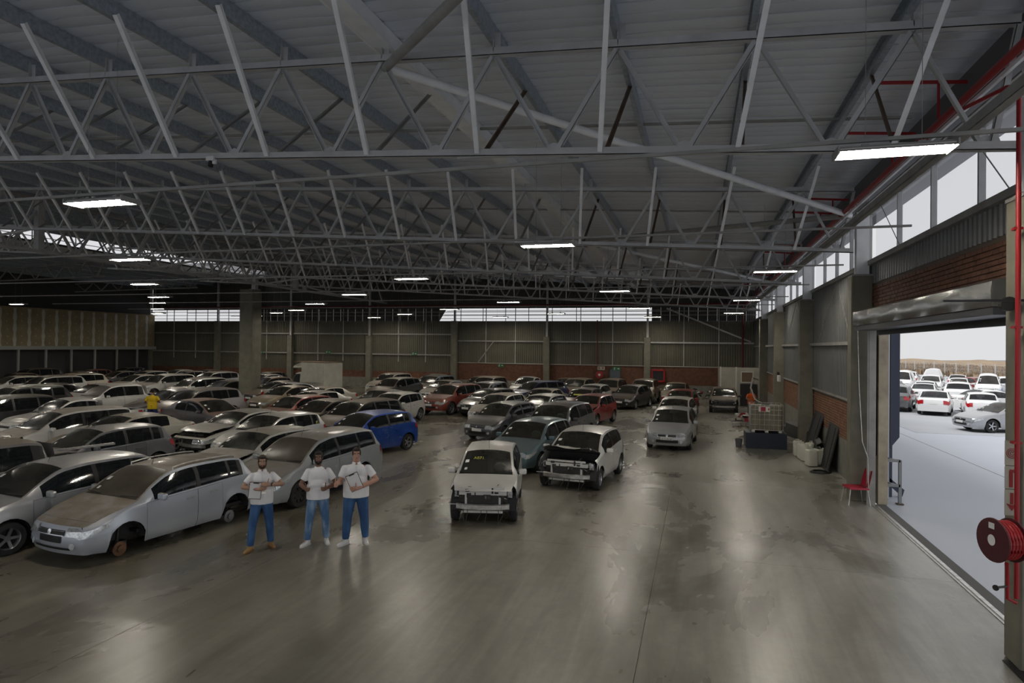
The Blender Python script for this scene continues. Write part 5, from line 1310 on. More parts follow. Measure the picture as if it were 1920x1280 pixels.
    hp = [('e', hc+V_((0, .03, .05)), (.081, .092, .094)), ('e', hc+V_((0, -.035, .095)), (.062, .05, .032)), ('e', hc+V_((-.066, -.01, .03)), (.016, .045, .045)), ('e', hc+V_((.066, -.01, .03)), (.016, .045, .045))]
    link('hair', blob('hair', hp, HM, .008, 3), t)
    if beard:
        bp_ = [('e', hc+V_((0, -.055, -.092)), (.045, .04, .032)), ('c', hc+V_((-.066, -.02, -.02)), hc+V_((-.045, -.05, -.08)), .014, .02), ('c', hc+V_((.066, -.02, -.02)), hc+V_((.045, -.05, -.08)), .014, .02),
               ('c', hc+V_((-.025, -.086, -.046)), hc+V_((.025, -.086, -.046)), .0065, .0065), ('c', hc+V_((-.03, -.082, -.05)), hc+V_((-.03, -.075, -.09)), .009, .012), ('c', hc+V_((.03, -.082, -.05)), hc+V_((.03, -.075, -.09)), .009, .012)]
        link('beard', blob('beard', bp_, mat('beard_'+hairc[0], beard, .85), .006, 2), t)
    # shirt
    SH = cloth('shirt_'+shirtc[0], shirtc[1]); bw = build
    hem = .88
    sp = [('e', (0, .01, 1.33), (.185*bw, .128, .17)), ('e', (0, .005-belly*.25, 1.14), (.165*bw+belly*.3, .122+belly*.5, .2)), ('c', (-sw+.03, .012, 1.415), (0, .012, 1.44), .054, .06), ('c', (sw-.03, .012, 1.415), (0, .012, 1.44), .054, .06),
          ('k', (0, .005, 1.1), (0, .005, hem), .15*bw+belly*.25, .155*bw+belly*.2), ('c', (0, .015, 1.44), (0, .012, 1.49), .075, .066)]
    # flatten hem cone front-back: built from ellipses
    sp[3] = ('e', (0, .004, 1.02), (.17*bw+belly*.25, .125+belly*.4, .2)); sp.append(('c', (-.1*bw, .02, 1.36), (-.075*bw, .0, .98), .095, .1+belly*.2)); sp.append(('c', (.1*bw, .02, 1.36), (.075*bw, .0, .98), .095, .1+belly*.2))
    for z in (.90, .95, 1.02, 1.1): [sp.append(('k', (q_*.052*bw, .004, z-.02), (q_*.052*bw, .004, z+.06), .124+belly*.3, .122+belly*.3)) for q_ in (-1.6, -1, -.5, 0, .5, 1, 1.6)]
    for i in (0, 1):
        S, E_ = J[i]['S'], J[i]['E']; sp.append(('k', S+(S-E_).normalized()*.01, S.lerp(E_, .68), .060*bw, .062*bw)); sp.append(('e', S, (.062*bw, .066, .058)))
    link('shirt', blob('shirt', sp, SH, .011, 5), t)
    if collar:
        b = MB(); n_ = 18; P = []
        for q in range(n_+1):
            a = -PI/2+.22+(2*PI-.44)*q/n_; c_ = (math.cos(a), math.sin(a)); P.append([(c_[0]*.068, .012+c_[1]*.066, 1.535), (c_[0]*.085, .012+c_[1]*.085-.003, 1.49), (c_[0]*.076, .012+c_[1]*.076, 1.485)])
        b.grid(P); b.box((0, -.118, 1.40), (.028, .012, .14)); b.obj('collar', SH, t, smooth=50)
    # jeans
    jp = [('e', (0, .008, .93), (.155*bw+belly*.15, .118+belly*.3, .10)), ('k', (-.03, .008, .9), (-.03, .008, 1.0), .125+belly*.2, .12+belly*.2), ('k', (.03, .008, .9), (.03, .008, 1.0), .125+belly*.2, .12+belly*.2)]
    for i in (0, 1):
        j = J[i]; top_ = V_((j['hip'].x*.95, .008, .9)); jp += [('c', top_, j['knee'], .106*bw, .075*bw), ('c', j['knee'], j['knee'].lerp(j['ank'], .5), .075*bw, .069*bw), ('k', j['knee'].lerp(j['ank'], .5), j['ank']+V_((0, 0, .015)), .069*bw, .063)]
    link('jeans', blob('jeans', jp, jeans, .011, 4), t)
    # shoes
    for i in (0, 1):
        a = J[i]['ank']; fa = J[i]['fa']; d = V_((math.sin(fa), -math.cos(fa), 0)); s_ = V_((d.y, -d.x, 0)); g_ = V_((a.x, a.y, 0))
        spm = [('c', g_-d*.045+V_((0, 0, .05)), g_+d*.10+V_((0, 0, .036)), .042, .040), ('c', g_+d*.10+V_((0, 0, .034)), g_+d*.19+V_((0, 0, .030)), .042, .028), ('c', g_+V_((0, 0, .05)), g_-d*.01+V_((0, 0, .10)), .042, .044)]
        link('shoe', blob('shoe', spm, shoec, .009, 2), t)
        b = MB(); pts = [(-.085, .03), (-.07, .042), (0, .04), (.1, .047), (.17, .04), (.215, .015), (.215, -.015), (.17, -.04), (.1, -.045), (0, -.04), (-.07, -.042), (-.085, -.03)]
        lo = [g_+d*u+s_*v for u, v in pts]; b.add([p for p in lo]+[p+V_((0, 0, .022)) for p in lo], [tuple(range(12))[::-1], tuple(range(12, 24))]+[(q, (q+1) % 12, 12+(q+1) % 12, 12+q) for q in range(12)])
        b.obj('sole', mat('shoe_sole', (.7, .69, .66), .6) if shoec.name.startswith('white') else mat('brown_sole', (.2, .1, .04), .7), t)
    return t
def clipboard(label, M_parent_loc, rz, k, c, right, up, size=(.23, .32)):
    t = thing('clipboard', label, 'clipboard', M_parent_loc, rz); t.scale = (k, k, k)
    r = Vector(right).normalized(); u = Vector(up).normalized(); u = (u-r*u.dot(r)).normalized(); n_ = r.cross(u); R = Matrix((r, u, n_)).transposed(); c = Vector(c)
    b = MB(); b.box(c, (size[0], size[1], .004), R=R); b.obj('board', mat('brown_board', (.11, .04, .03), .6), t)
    b = MB(); b.box(c+n_*.004, (size[0]-.02, size[1]-.025, .002), R=R); b.obj('paper', mat('paper', (.8, .8, .8), .7), t)
    b = MB(); b.box(c+n_*.008+u*(size[1]/2-.015), (.1, .025, .01), R=R); b.obj('clip', DARKM, t); return t
WS = mat('white_shoe_leather', (.78, .77, .75), .5); TS = mat('tan_shoe_suede', (.42, .24, .09), .8)
def face(p): return math.atan2(-p[0]*-1*-1, p[1]) if False else math.atan2(-p[0], p[1])
J1 = denim('mid_blue_denim', (.03, .085, .22), (.07, .17, .36)); J2 = denim('faded_blue_denim', (.08, .17, .33), (.34, .46, .6)); J3 = denim('blue_denim', (.03, .08, .2), (.06, .15, .32))
def mid(a, c): return (at(*a)+at(*c))/2
# left man
p1 = mid((472, 1034), (507, 1024)); r1 = face(p1)
person('bearded man in white polo, jeans and tan shoes holding a clipboard, leftmost of three', p1, r1, 1.76, ('light', (.42, .25, .17)), ('darkbrown', (.035, .022, .015)), ('white', (.88, .87, .88)), J1, TS,
       dict(elbow=((-.34, -.06, 1.22), (.36, -.07, 1.24)), wrist=((-.06, -.23, 1.19), (.13, -.25, 1.27)), hd=((1, -.05, .15), (-1, -.1, .25)), hs=((0, 0, 1), (0, 0, 1)), hp=((0, .9, .1), (0, .9, -.3)), curl=(.45, .55), th=((.3, -.2, .9), (.2, -.1, .9))),
       build=1.02, beard=(.05, .03, .02), collar=True, feet=((-.20, -.10, -.5), (.17, .12, .35)))
clipboard('clipboard with white paper held by the left man', p1, r1, 1.76/1.78, (-.12, -.205, 1.17), (1, -.02, -.12), (.1, 0, 1))
b = MB(); b.lathe([(.034, -.012), (.038, -.008), (.038, .008), (.034, .012)], (.175, -.232, 1.262), (1, -.45, -.1), 16)
wt_ = b.obj('wristwatch', BLK, None); wt_.location = p1; wt_.rotation_euler = (0, 0, r1); tag(wt_, 'black wristwatch on the raised wrist of the left man', 'watch')
# middle man
p2 = mid((577, 1018), (613, 1020)); r2 = face(p2)
person('bearded man in plain white T-shirt and faded jeans with both thumbs up, in the middle', p2, r2, 1.79, ('brown', (.20, .105, .065)), ('black', (.012, .01, .009)), ('white2', (.88, .87, .89)), J2, WS,
       dict(elbow=((-.32, -.02, 1.17), (.34, -.03, 1.17)), wrist=((-.24, -.25, 1.13), (.16, -.24, 1.12)), hd=((.25, -.6, .0), (-.5, -.6, .0)), hs=((0, 0, 1), (0, 0, 1)), hp=((1, 0, 0), (-1, 0.2, 0)), curl=(.9, .9), th=((-.15, 0, 1), (.1, 0, 1))),
       build=1.03, belly=.03, beard=(.012, .01, .009), feet=((-.19, -.05, -.6), (.17, .04, .15)))
# right man
p3 = mid((650, 1015), (683, 1021)); r3 = face(p3)
person('large clean-shaven man in white polo and blue jeans giving a thumbs-up, rightmost of three', p3, r3, 1.86, ('pink', (.50, .28, .20)), ('dark', (.03, .02, .015)), ('white3', (.88, .87, .88)), J3, WS,
       dict(elbow=((-.30, -.05, 1.17), (.37, -.05, 1.19)), wrist=((-.36, -.26, 1.17), (.03, -.26, 1.08)), hd=((-.2, -.8, .05), (-1, -.15, .0)), hs=((0, 0, 1), (0, 0, 1)), hp=((1, -.1, 0), (0, .9, .1)), curl=(.9, .5), th=((0, 0, 1), (.1, -.2, .9))),
       build=1.16, belly=.07, collar=True, feet=((-.18, -.06, -.75), (.18, .02, .15)))
clipboard('clipboard with blank paper held slanted by the right man', p3, r3, 1.86/1.78, (-.03, -.235, 1.2), (1, -.02, .42), (-.38, 0, 1))
# man in yellow and man in orange
p4 = at(285, 803)
person('man in yellow shirt and blue trousers seen from behind among the left cars', p4, face(p4)+PI*.9, 1.78, ('brown', (.20, .105, .065)), ('black', (.012, .01, .009)), ('yellow', (.62, .42, .01)), denim('navy_trousers', (.015, .03, .12), (.03, .05, .17)), mat('black_shoe', (.02, .02, .02), .6),
       dict(elbow=((-.30, -.02, 1.2), (.32, -.02, 1.18)), wrist=((-.15, -.26, 1.2), (.3, -.26, 1.15)), hd=((.5, -1, 0), (0, -1, 0)), hs=((0, 0, 1), (0, 0, 1)), hp=((1, 0, 0), (-1, 0, 0)), curl=(.5, .5), th=((0, 0, 1), (0, 0, 1))), build=1.05)
p5 = at(1408, 786)
person('worker in orange overall bending behind the liquid tank', p5, face(p5)+.6, 1.72, ('brown', (.20, .105, .065)), ('black', (.012, .01, .009)), ('orange', (.55, .09, .01)), denim('dark_trousers', (.03, .02, .02), (.06, .04, .04)), mat('black_shoe', (.02, .02, .02)),
       dict(elbow=((-.30, -.02, 1.2), (.32, -.02, 1.18)), wrist=((-.15, -.26, 1.05), (.2, -.26, 1.05)), hd=((.3, -1, -.3), (0, -1, -.3)), hs=((0, 0, 1), (0, 0, 1)), hp=((1, 0, 0), (-1, 0, 0)), curl=(.5, .5), th=((0, 0, 1), (0, 0, 1))), build=1.05)

# ------------------------------------------------------------------ clutter on the right
def gp(x, y): return at(x, y)
c0 = gp(1604, 944); ch = thing('plastic_chair', 'red plastic chair with pale metal legs beside the door column', 'chair', (c0.x, c0.y, 0), math.radians(-80))
RC_ = mat('red_chair_plastic', (.40, .01, .035), .4)
b = MB(); P = []
for q in range(9):
    y = -.23+.46*q/8; P.append([(x, y, .45-.02*math.cos(x*6)+(.0 if abs(y) < .2 else -.01)) for x in (-.23, -.16, 0, .16, .23)])
b.grid(P); P = [[(x, -.23-.01, .45), (x, -.235, .40)] for x in (-.23, 0, .23)]; b.grid(P)
for s in (-1, 1): b.grid([[(s*.23, y, .445), (s*.235, y, .40)] for y in (-.23, 0, .23)])
b.obj('seat', RC_, ch, smooth=50)
b = MB(); P = []
for q in range(8):
    z = .45+.42*q/7; P.append([(x*(1-.1*(q/7)**3), .22+.10*(q/7)-.03*abs(x)*2, z) for x in (-.22, -.12, 0, .12, .22)])
b.grid(P); b.grid([[(x, y+.015, z) for x, y, z in r] for r in P]); b.obj('backrest', RC_, ch, smooth=50)
for X in (-1, 1):
    for Y in (-1, 1): b = MB(); b.tube([(X*.2, Y*.2, .43), (X*.24, Y*.26, .0)], .013, 8); b.obj('leg', ALUM, ch, smooth=40)
JC = mat('translucent_can', (.58, .58, .50), .5, 0, .08, 3)
def can():
    t = link('jerrycan', None); m_ = MB(); m_.box((0, 0, .29), (.32, .34, .54)); me = m_.mesh('can_body', JC); bevel(me, .05, 3); me.polygons.foreach_set('use_smooth', [True]*len(me.polygons)); link('can_body', me, t)
    m_ = MB(); m_.lathe([(0, .04), (.035, .04), (.035, 0)], (.08, -.08, .555), (0, 0, 1), 12); m_.obj('cap', WHITEP, t, smooth=40)
    m_ = MB(); m_.tube([(-.1, 0, .55), (-.08, 0, .62), (.02, 0, .62), (.04, 0, .55)], .018, 8); m_.obj('handle', JC, t, smooth=40); return t
cn = can()
for i, (x, y, l) in enumerate(((1497, 858, 'white plastic can farthest left of the cluster by the wall'), (1506, 864, 'white plastic can second from the left in the cluster'), (1522, 877, 'largest-looking white plastic can at the front of the cluster'), (1537, 875, 'yellowish white plastic can on the right of the cluster'), (1513, 868, 'white plastic can between the front one and the second one'), (1522, 862, 'white plastic can at the back of the cluster'))):
    o = cn if i == 0 else copy_tree(cn); p = gp(x, y-2); o.location = (p.x, p.y+.1, 0); o.rotation_euler = (0, 0, .15*i); tag(o, l, 'jerrycan', 'white plastic cans by the wall')
# tank on bund
p = gp(1437, 842); tk = thing('liquid_tank', 'caged yellowish liquid tank with red hazard label on a blue-black tray', 'tank', (p.x+.03, p.y+.72, .62))
m_ = MB(); m_.box((0, 0, .56), (1.14, .94, .98)); me = m_.mesh('tank_body', mat('old_tank_plastic', (.19, .17, .12), .5, 0, .2, 3)); bevel(me, .06, 3); link('tank_body', me, tk)
m_ = MB(); m_.lathe([(0, .06), (.15, .06), (.16, 0)], (0, 0, 1.05), (0, 0, 1), 20); m_.obj('lid', BLK, tk, smooth=40)
for k in range(8):
    x = -.6+1.2*k/7
    for Y in (-.5, .5): m_ = MB(); m_.tube([(x, Y, .08), (x, Y, 1.1)], .009, 6); m_.obj('cage_bar', ALUM, tk)
for k in range(6):
    z = .1+.2*k; m_ = MB(); m_.tube([(-.6, -.5, z), (.6, -.5, z), (.6, .5, z), (-.6, .5, z), (-.6, -.5, z)], .009, 6); m_.obj('cage_hoop', ALUM, tk)
for k in range(5):
    y = -.4+.2*k
    for X in (-.6, .6): m_ = MB(); m_.tube([(X, y, .08), (X, y, 1.1)], .009, 6); m_.obj('cage_bar', ALUM, tk)
for X in (-.5, 0, .5): m_ = MB(); m_.box((X, 0, .04), (.12, .98, .08)); m_.obj('pallet_foot', ALUM, tk)
m_ = MB(); m_.box((-.1, -.515, .92), (.42, .006, .2)); lb = m_.obj('hazard_label', STICK, tk)
m_ = MB(); m_.box((-.14, -.52, .92), (.18, .004, .17)); m_.add([(.03, -.52, .92), (.075, -.52, .99), (.09, -.52, .92), (.075, -.52, .85)], [(0, 1, 2, 3)]); m_.obj('label_mark', mat('label_red', (.35, .02, .05), .6), lb)
bn = thing('bund_tray', 'blue-black spill tray on the floor under the liquid tank', 'tray', (p.x, p.y+.70, 0))
m_ = MB(); m_.box((0, 0, .06), (1.5, 1.3, .12)); m_.box((0, -.63, .33), (1.5, .05, .56)); m_.box((0, .63, .33), (1.5, .05, .56)); m_.box((-.73, 0, .33), (.05, 1.3, .56)); m_.box((.73, 0, .33), (.05, 1.3, .56)); m_.box((0, 0, .585), (1.4, 1.2, .05))
m_.obj('tray_body', mat('blue_black_plastic', (.012, .018, .035), .45), bn)
m_ = MB(); m_.tube([tk.location+Vector(q) for q in ((-.15, 0, 1.12), (-.4, .1, 1.25), (-.55, .3, 1.7), (-.45, .6, 2.1), (-.2, 1.2, 2.0))], .03, 8); tag(m_.obj('suction_hose', mat('pale_hose', (.4, .4, .38), .5), None, smooth=50), 'pale hose arching up from the tank lid', 'hose')
p = gp(1385, 838); bk = thing('bucket', 'small grey bucket standing left of the spill tray', 'bucket', p)
m_ = MB(); m_.lathe([(0, .01), (.10, .01), (.135, .33), (.145, .33), (.14, .30), (.105, 0)], (0, 0, 0), (0, 0, 1), 20); m_.obj('pail', mat('bucket_grey', (.1, .1, .11), .6), bk, smooth=40)
m_ = MB(); m_.tube([(.14, 0, .3), (.1, .06, .2), (0, .13, .17), (-.1, .06, .2), (-.14, 0, .3)], .006, 6); m_.obj('bail', DARKM, bk)
DKP = mat('dark_plastic_panel', (.02, .02, .022), .6)
def panel(label, pb, w_, h, lean, rz, th=.05):
    t = thing('leaning_panel', label, 'panel', pb, rz, 'dark panels leaning on the wall')
    m_ = MB(); R = Matrix.Rotation(lean, 3, 'X'); m_.box(R @ Vector((0, 0, h/2)), (w_, th, h), R=R); me = m_.mesh('sheet', DKP); bevel(me, .015, 2); link('sheet', me, t)
    for s in (-.3, .3): m_ = MB(); m_.box(R @ Vector((s*w_, -th*.7, h/2)), (.04, .02, h*.9), R=R); m_.obj('stiffener', DKP, t)
    return t
q = gp(1565, 880); panel('tall black panel leaning on the wall behind the cans, nearest the door', (3.98, q.y+.1, .01), 1.5, 1.5, -.22, -PI/2)
q = gp(1548, 860); panel('tall black panel leaning behind the nearest black one', (3.85, q.y+.6, .01), 1.7, 1.65, -.28, -PI/2)
# long dark bumper skins
for i, (a, c, l) in enumerate((((1478, 800), (1538, 845), 'long black bumper skin lying between the tray and the cans'), ((1470, 806), (1520, 838), 'second black bumper skin under the long one'))):
    pa_, pb_ = at(a[0], a[1], .5-.3*i), at(c[0], c[1], .5-.3*i); m_ = MB(); P = []; d = (pb_-pa_); s_ = Vector((-d.y, d.x, 0)).normalized()
    for k in range(13):
        t_ = k/12; c_ = pa_.lerp(pb_, t_)+s_*(.3*math.sin(PI*t_)); P.append([c_+s_*.02+Vector((0, 0, .28)), c_-s_*.1+Vector((0, 0, .2)), c_-s_*.12, c_-s_*.06-Vector((0, 0, .18))])
    m_.grid(P); m_.grid([[p_+s_*.03 for p_ in r] for r in P]); o = m_.obj('car_bumper', DKP, None, smooth=40); tag(o, l, 'bumper', 'black bumper skins by the wall')
rs = random.Random(11)
WB = mat('white_bumper_plastic', (.5, .5, .47), .5); RBm = mat('red_scrap', (.32, .02, .03), .5)
def scrap(label, c, spread, n_, mts, seed):
    t = thing('scrap_heap', label, 'scrap heap', c); r_ = random.Random(seed)
    for i in range(n_):
        m_ = MB(); z = r_.uniform(.03, spread[2]); k_ = r_.random(); cc = Vector((r_.uniform(-1, 1)*spread[0]*(1-z*.5), r_.uniform(-1, 1)*spread[1], z))
        if k_ < .5:
            d = Vector((r_.uniform(-1, 1), r_.uniform(-1, 1), r_.uniform(-.4, .5))).normalized(); L_ = r_.uniform(.3, .8); s_ = d.cross(Vector((0, 0, 1))).normalized()
            P = [[cc+d*L_*(q/6-.5)+s_*(.12*math.sin(PI*q/6))+Vector((0, 0, dz)) for dz in (0, .06, .1)] for q in range(7)]; P = [[Vector((v.x, v.y, max(.01, v.z))) for v in r] for r in P]; m_.grid(P); m_.grid([[v+s_*.02 for v in r] for r in P]); nm = 'trim_strip'
        else: m_.box(cc+Vector((0, 0, .06)), (r_.uniform(.08, .35), r_.uniform(.08, .3), r_.uniform(.05, .18)), r_.uniform(0, 3)); nm = 'scrap_piece'
        m_.obj(nm, r_.choice(mts), t)
q = gp(1394, 800); scrap('heap of white and red bumper pieces left of the liquid tank', (q.x, q.y+.8, 0), (.45, .9, .5), 26, [WB, WB, RBm, DKP], 3)
q = gp(1480, 798); scrap('dark pile of broken trim between tank and wall', (min(q.x, 3.35), q.y+1.2, 0), (.55, 1.1, .95), 42, [DKP, DARKM, DKP, WB], 4)
q = gp(1445, 745); scrap('dark engine scrap behind the liquid tank', (q.x-.3, 40.5, 0), (.9, 1.2, .9), 30, [DKP, DARKM, RBm], 5)
for i, (a, c) in enumerate(((1262, 18), (1285, 21), (1318, 23))):
    q = ony(a, 735, 51.5); scrap(['low scrap heap along the far wall right of the dusty saloon', 'scrap heap with red lump along the far wall', 'black crate and scrap along the far wall beside the booth'][i], (q.x, 51.8, 0), (.9, .6, .7), 14, [DKP, DARKM, DKP, RBm, WB], 20+i)
m_ = MB(); c = gp(1538, 886)
m_.tube([c+Vector((math.cos(a)*(.32-.004*a), math.sin(a)*(.26-.003*a), .02+.012*(a//6.28))) for a in [k*.3 for k in range(84)]], .014, 6); tag(m_.obj('black_hose_coil', BLK, None, smooth=50), 'flat coil of black hose on the floor before the cans', 'hose')
m_ = MB(); m_.tube([(4.12, 19.3, 0), (4.12, 19.3, .62), (4.0, 19.3, .66)], .02, 8); m_.tube([(4.12, 19.6, 0), (4.12, 19.6, .6)], .02, 8); m_.lathe([(0, 0), (.05, 0), (.05, .03), (0, .03)], (4.08, 19.3, .68), (0, 0, 1), 10); tag(m_.obj('standpipe', ALUM, None, smooth=40), 'small standpipe with tap at the wall foot behind the door column', 'pipe')
q = onx(1461, 706, 3.8); el = thing('emergency_light', 'white twin-spot emergency light box on a wall column above the tank', 'emergency light', (3.72, q.y-.6, 2.5))
m_ = MB(); m_.box((0, 0, 0), (.12, .5, .3)); me = m_.mesh('box', WHITEP); bevel(me, .02, 1); link('box', me, el)
for Y in (-.15, .15): m_ = MB(); m_.lathe([(0, -.03), (.07, -.02), (.08, .05), (0, .05)], (-.02, Y, .25), (-1, 0, 0), 12); m_.obj('spot_lamp', BLK, el, smooth=40)

# booth at far right
bo = thing('partition_booth', 'pale partition booth with framed window in the far right corner', 'booth', (0, 0, 0))
xb0 = ony(1351, 700, 47).x; bm_ = mat('booth_board', (.33, .31, .27), .8, 0, .1, 2)
xx = [xb0, (xb0+XW)/2-.4, XW-.1]
for i in range(2): m_ = MB(); m_.box(((xx[i]+xx[i+1])/2, 47, 1.32), (xx[i+1]-xx[i]-.03, .06, 2.6)); m_.obj('partition_panel', bm_, bo)
for x in xx[:2]: m_ = MB(); m_.box((x, 46.95, 1.33), (.1, .08, 2.66)); m_.obj('panel_trim', WB, bo)
m_ = MB(); m_.box((xb0, 49.5, 1.3), (.06, 5, 2.6)); m_.obj('partition_panel', bm_, bo)
wc_ = ony(1401, 707, 46.9); m_ = MB()
for dx, dz, wx_, wz in ((-.38, 0, .07, .75), (.38, 0, .07, .75), (0, .36, .8, .07), (0, -.36, .8, .07)): m_.box((wc_.x+dx, 46.93, wc_.z+dz), (wx_, .06, wz))
m_.obj('window_frame', WB, bo); m_ = MB(); m_.box((wc_.x, 46.95, wc_.z), (.7, .03, .66)); m_.obj('window_pane', mat('brown_blind', (.13, .085, .055), .8), bo)
m_ = MB(); m_.box((wc_.x+.1, 46.92, .75), (1.1, .05, 1.5)); m_.obj('doorway', BLK, bo)

# far wall fittings
def on_far(px, py): return ony(px, py, YF-.2)
q = on_far(1153, 706); dr = struct('door_2'); m_ = MB(); m_.box((q.x, YF-.14, 1.05), (.85, .06, 2.1)); m_.obj('door_leaf', mat('blue_grey_door', (.09, .105, .13), .5), dr)
m_ = MB()
for dx in (-.46, .46): m_.box((q.x+dx, YF-.15, 1.08), (.06, .1, 2.16))
m_.box((q.x, YF-.15, 2.14), (.98, .1, .06)); m_.obj('door_frame', DARKM, dr); m_ = MB(); m_.box((q.x+.32, YF-.19, 1.0), (.12, .04, .03)); m_.obj('door_handle', ALUM, dr)
GRS = mat('exit_sign_green', (.02, .14, .06), .5); SW = mat('sign_symbol_white', (.7, .72, .66), .5)
def exit_sign(px, py, label, s=1.0):
    q = on_far(px, py); t = thing('exit_sign', label, 'exit sign', (q.x, YF-.2, q.z), 0, 'green exit signs on the far wall')
    m_ = MB(); m_.box((0, 0, 0), (.56*s, .02, .26*s)); m_.obj('sign_plate', GRS, t)
    m_ = MB(); m_.lathe([(0, 0), (.025, 0), (.025, .004), (0, .004)], (-.12*s, -.012, .085*s), (0, -1, 0), 10)
    for a, c in (((-.12, .06), (-.15, -.01)), ((-.15, -.01), (-.1, -.06)), ((-.1, -.06), (-.13, -.1)), ((-.15, -.01), (-.2, -.07)), ((-.12, .05), (-.06, .02)), ((-.12, .05), (-.19, .03))): m_.bar((a[0]*s, -.013, a[1]*s), (c[0]*s, -.013, c[1]*s), .025*s, .006, up=(0, 1, 0))
    m_.box((.1*s, -.013, 0), (.12*s, .006, .035*s)); m_.add([(.14*s, -.014, .06*s), (.21*s, -.014, 0), (.14*s, -.014, -.06*s)], [(0, 1, 2)]); m_.obj('symbol', SW, t)
exit_sign(1156, 691, 'green running-man exit sign above the blue wall door', 1.2)
exit_sign(939, 685, 'green running-man exit sign on the brick band at the middle of the far wall')
exit_sign(777, 663, 'green exit sign on the cladding left of the brick band'); exit_sign(615, 660, 'pale exit sign above the box truck'); exit_sign(488, 660, 'exit sign just right of the lone column')
q = on_far(1127, 690); fs = thing('fire_point_sign', 'pale square sign with red symbols above the wall hose reel', 'sign', (q.x, YF-.2, q.z)); m_ = MB(); m_.box((0, 0, 0), (.62, .02, .3)); m_.obj('sign_plate', sgp, fs)
m_ = MB(); m_.box((-.15, -.013, 0), (.07, .006, .2)); m_.box((.15, -.013, .02), (.1, .006, .14)); m_.obj('symbol', sgr, fs)
q = on_far(1125, 702); wh_ = thing('wall_hose_reel', 'red hose reel on the far wall beside the blue door', 'hose reel', (q.x, YF-.45, q.z))
m_ = MB(); m_.lathe([(0, -.12), (.3, -.12), (.3, -.1), (.12, -.1), (.12, .1), (.3, .1), (.3, .12), (0, .12)], (0, 0, 0), (0, 1, 0), 24); m_.obj('reel', REDP, wh_, smooth=30)
m_ = MB(); m_.lathe([(0, 0), (.1, 0), (.1, .01), (0, .01)], (0, -.13, 0), (0, -1, 0), 16); m_.obj('hub', SW, wh_)
q = on_far(1234, 704); rk = thing('red_rack', 'red framed fire cabinet on the brick band right of the column', 'cabinet', (q.x, YF-.35, q.z))
m_ = MB()
for dx in (-.48, .48): m_.box((dx, 0, 0), (.12, .2, 1.0))
for dz in (-.45, .45): m_.box((0, 0, dz), (1.0, .2, .12))
m_.obj('frame', REDP, rk); m_ = MB(); m_.box((0, .05, 0), (.9, .05, .8)); m_.obj('glass_front', BLK, rk)

# ------------------------------------------------------------------ outside the open door
gr_ = struct('ground')
gm = mat('apron_concrete', (.47, .50, .56), .55, 0, .07, .12)
b = MB(); b.box((30.5, 60, -.06), (52, 200, .1)); b.obj('apron', gm, gr_)
b = MB(); b.box((45, 95, -.05), (70, 120, .1)); b.obj('lot_surface', mat('lot_asphalt', (.42, .435, .46), .8, 0, .06, .3), gr_)
b = MB(); b.box(((XL+XW)/2-10, YB-30, -.06), (120, 59.8, .1)); b.obj('apron', gm, gr_)
for (x, y, w_, l_) in ((9.2, 20, .02, 40), (14.6, 20, .02, 40)): b = MB(); b.box((x, y, -.006), (w_, l_, .006)); b.obj('joint_line', STEELD, gr_)
fd = MB(); P = []; rg3 = random.Random(8)
A0, A1 = at(1640, 694), at(1925, 718); dv = (A1-A0); nv = Vector((-dv.y, dv.x, 0)).normalized(); nv = nv if nv.y > 0 else -nv
FP = []
for i in range(70):
    px = 1560+420*i/69; p0 = at(px, 694+(718-694)*(px-1640)/285); p0.z = 0; dd = p0.normalized(); FP.append((p0, dd)); row = []
    for j in range(60):
        d = 1.5*math.exp(j*.118)-1.5; p_ = p0+dd*d
        z = -.05-.0105*d+(0 if j == 0 else rg3.uniform(-.15, .2)+.4*math.sin(i*.9+j*.5)*min(1, d/60))
        if d > 700: z += (d-700)*.0035*(.5+.5*math.sin(i*.31))
        row.append((p_.x, p_.y, z))
    P.append(row)
fd.grid(P)
def grass_mat():
    m, n, b_ = nt('dry_veld_grass'); N = n.nodes.new; L = n.links.new; g = N('ShaderNodeNewGeometry')
    t = N('ShaderNodeTexNoise'); t.inputs['Scale'].default_value = .06; t.inputs['Detail'].default_value = 9; t.inputs['Roughness'].default_value = .75; L(g.outputs['Position'], t.inputs['Vector'])
    r = N('ShaderNodeValToRGB'); e = r.color_ramp.elements; e[0].position = .33; e[0].color = (.15, .10, .075, 1); e[1].position = .66; e[1].color = (.42, .33, .21, 1); x = e.new(.5); x.color = (.29, .21, .135, 1)
    L(t.outputs['Fac'], r.inputs['Fac']); L(r.outputs[0], b_.inputs['Base Color']); b_.inputs['Roughness'].default_value = .95; return m
GMT = grass_mat(); fd.obj('grass_field', GMT, None, kind='stuff')
b = MB()
for k in range(4200):
    d = 1.0+rg3.random()**2*160; p0, dd = FP[rg3.randrange(8, 64)]; p_ = p0+dd*d+Vector((rg3.uniform(-2, 2), rg3.uniform(-.5, .5), 0)); h = rg3.uniform(.5, 1.3); a = rg3.uniform(0, PI); w_ = rg3.uniform(.15, .5)
    z = -.1-.0105*d; dx, dy = math.cos(a)*w_, math.sin(a)*w_
    b.add([(p_.x-dx, p_.y-dy, z), (p_.x+dx, p_.y+dy, z), (p_.x+dx*1.3, p_.y+dy*1.3, z+h), (p_.x, p_.y, z+h*.7), (p_.x-dx*1.2, p_.y-dy*1.2, z+h)], [(0, 1, 2, 3, 4)])
b.obj('tall_grass', GMT, None, kind='stuff')
hl = struct('hills'); b = MB(); P = []
for i in range(50):
    a = math.radians(-30+100*i/49); d = 1500; h = -13+2*math.sin(i*.5)+2*math.sin(i*.23+1); P.append([(math.sin(a)*d, math.cos(a)*d, -40), (math.sin(a)*(d+40), math.cos(a)*(d+40), h), (math.sin(a)*(d+300), math.cos(a)*(d+300), h-3)])
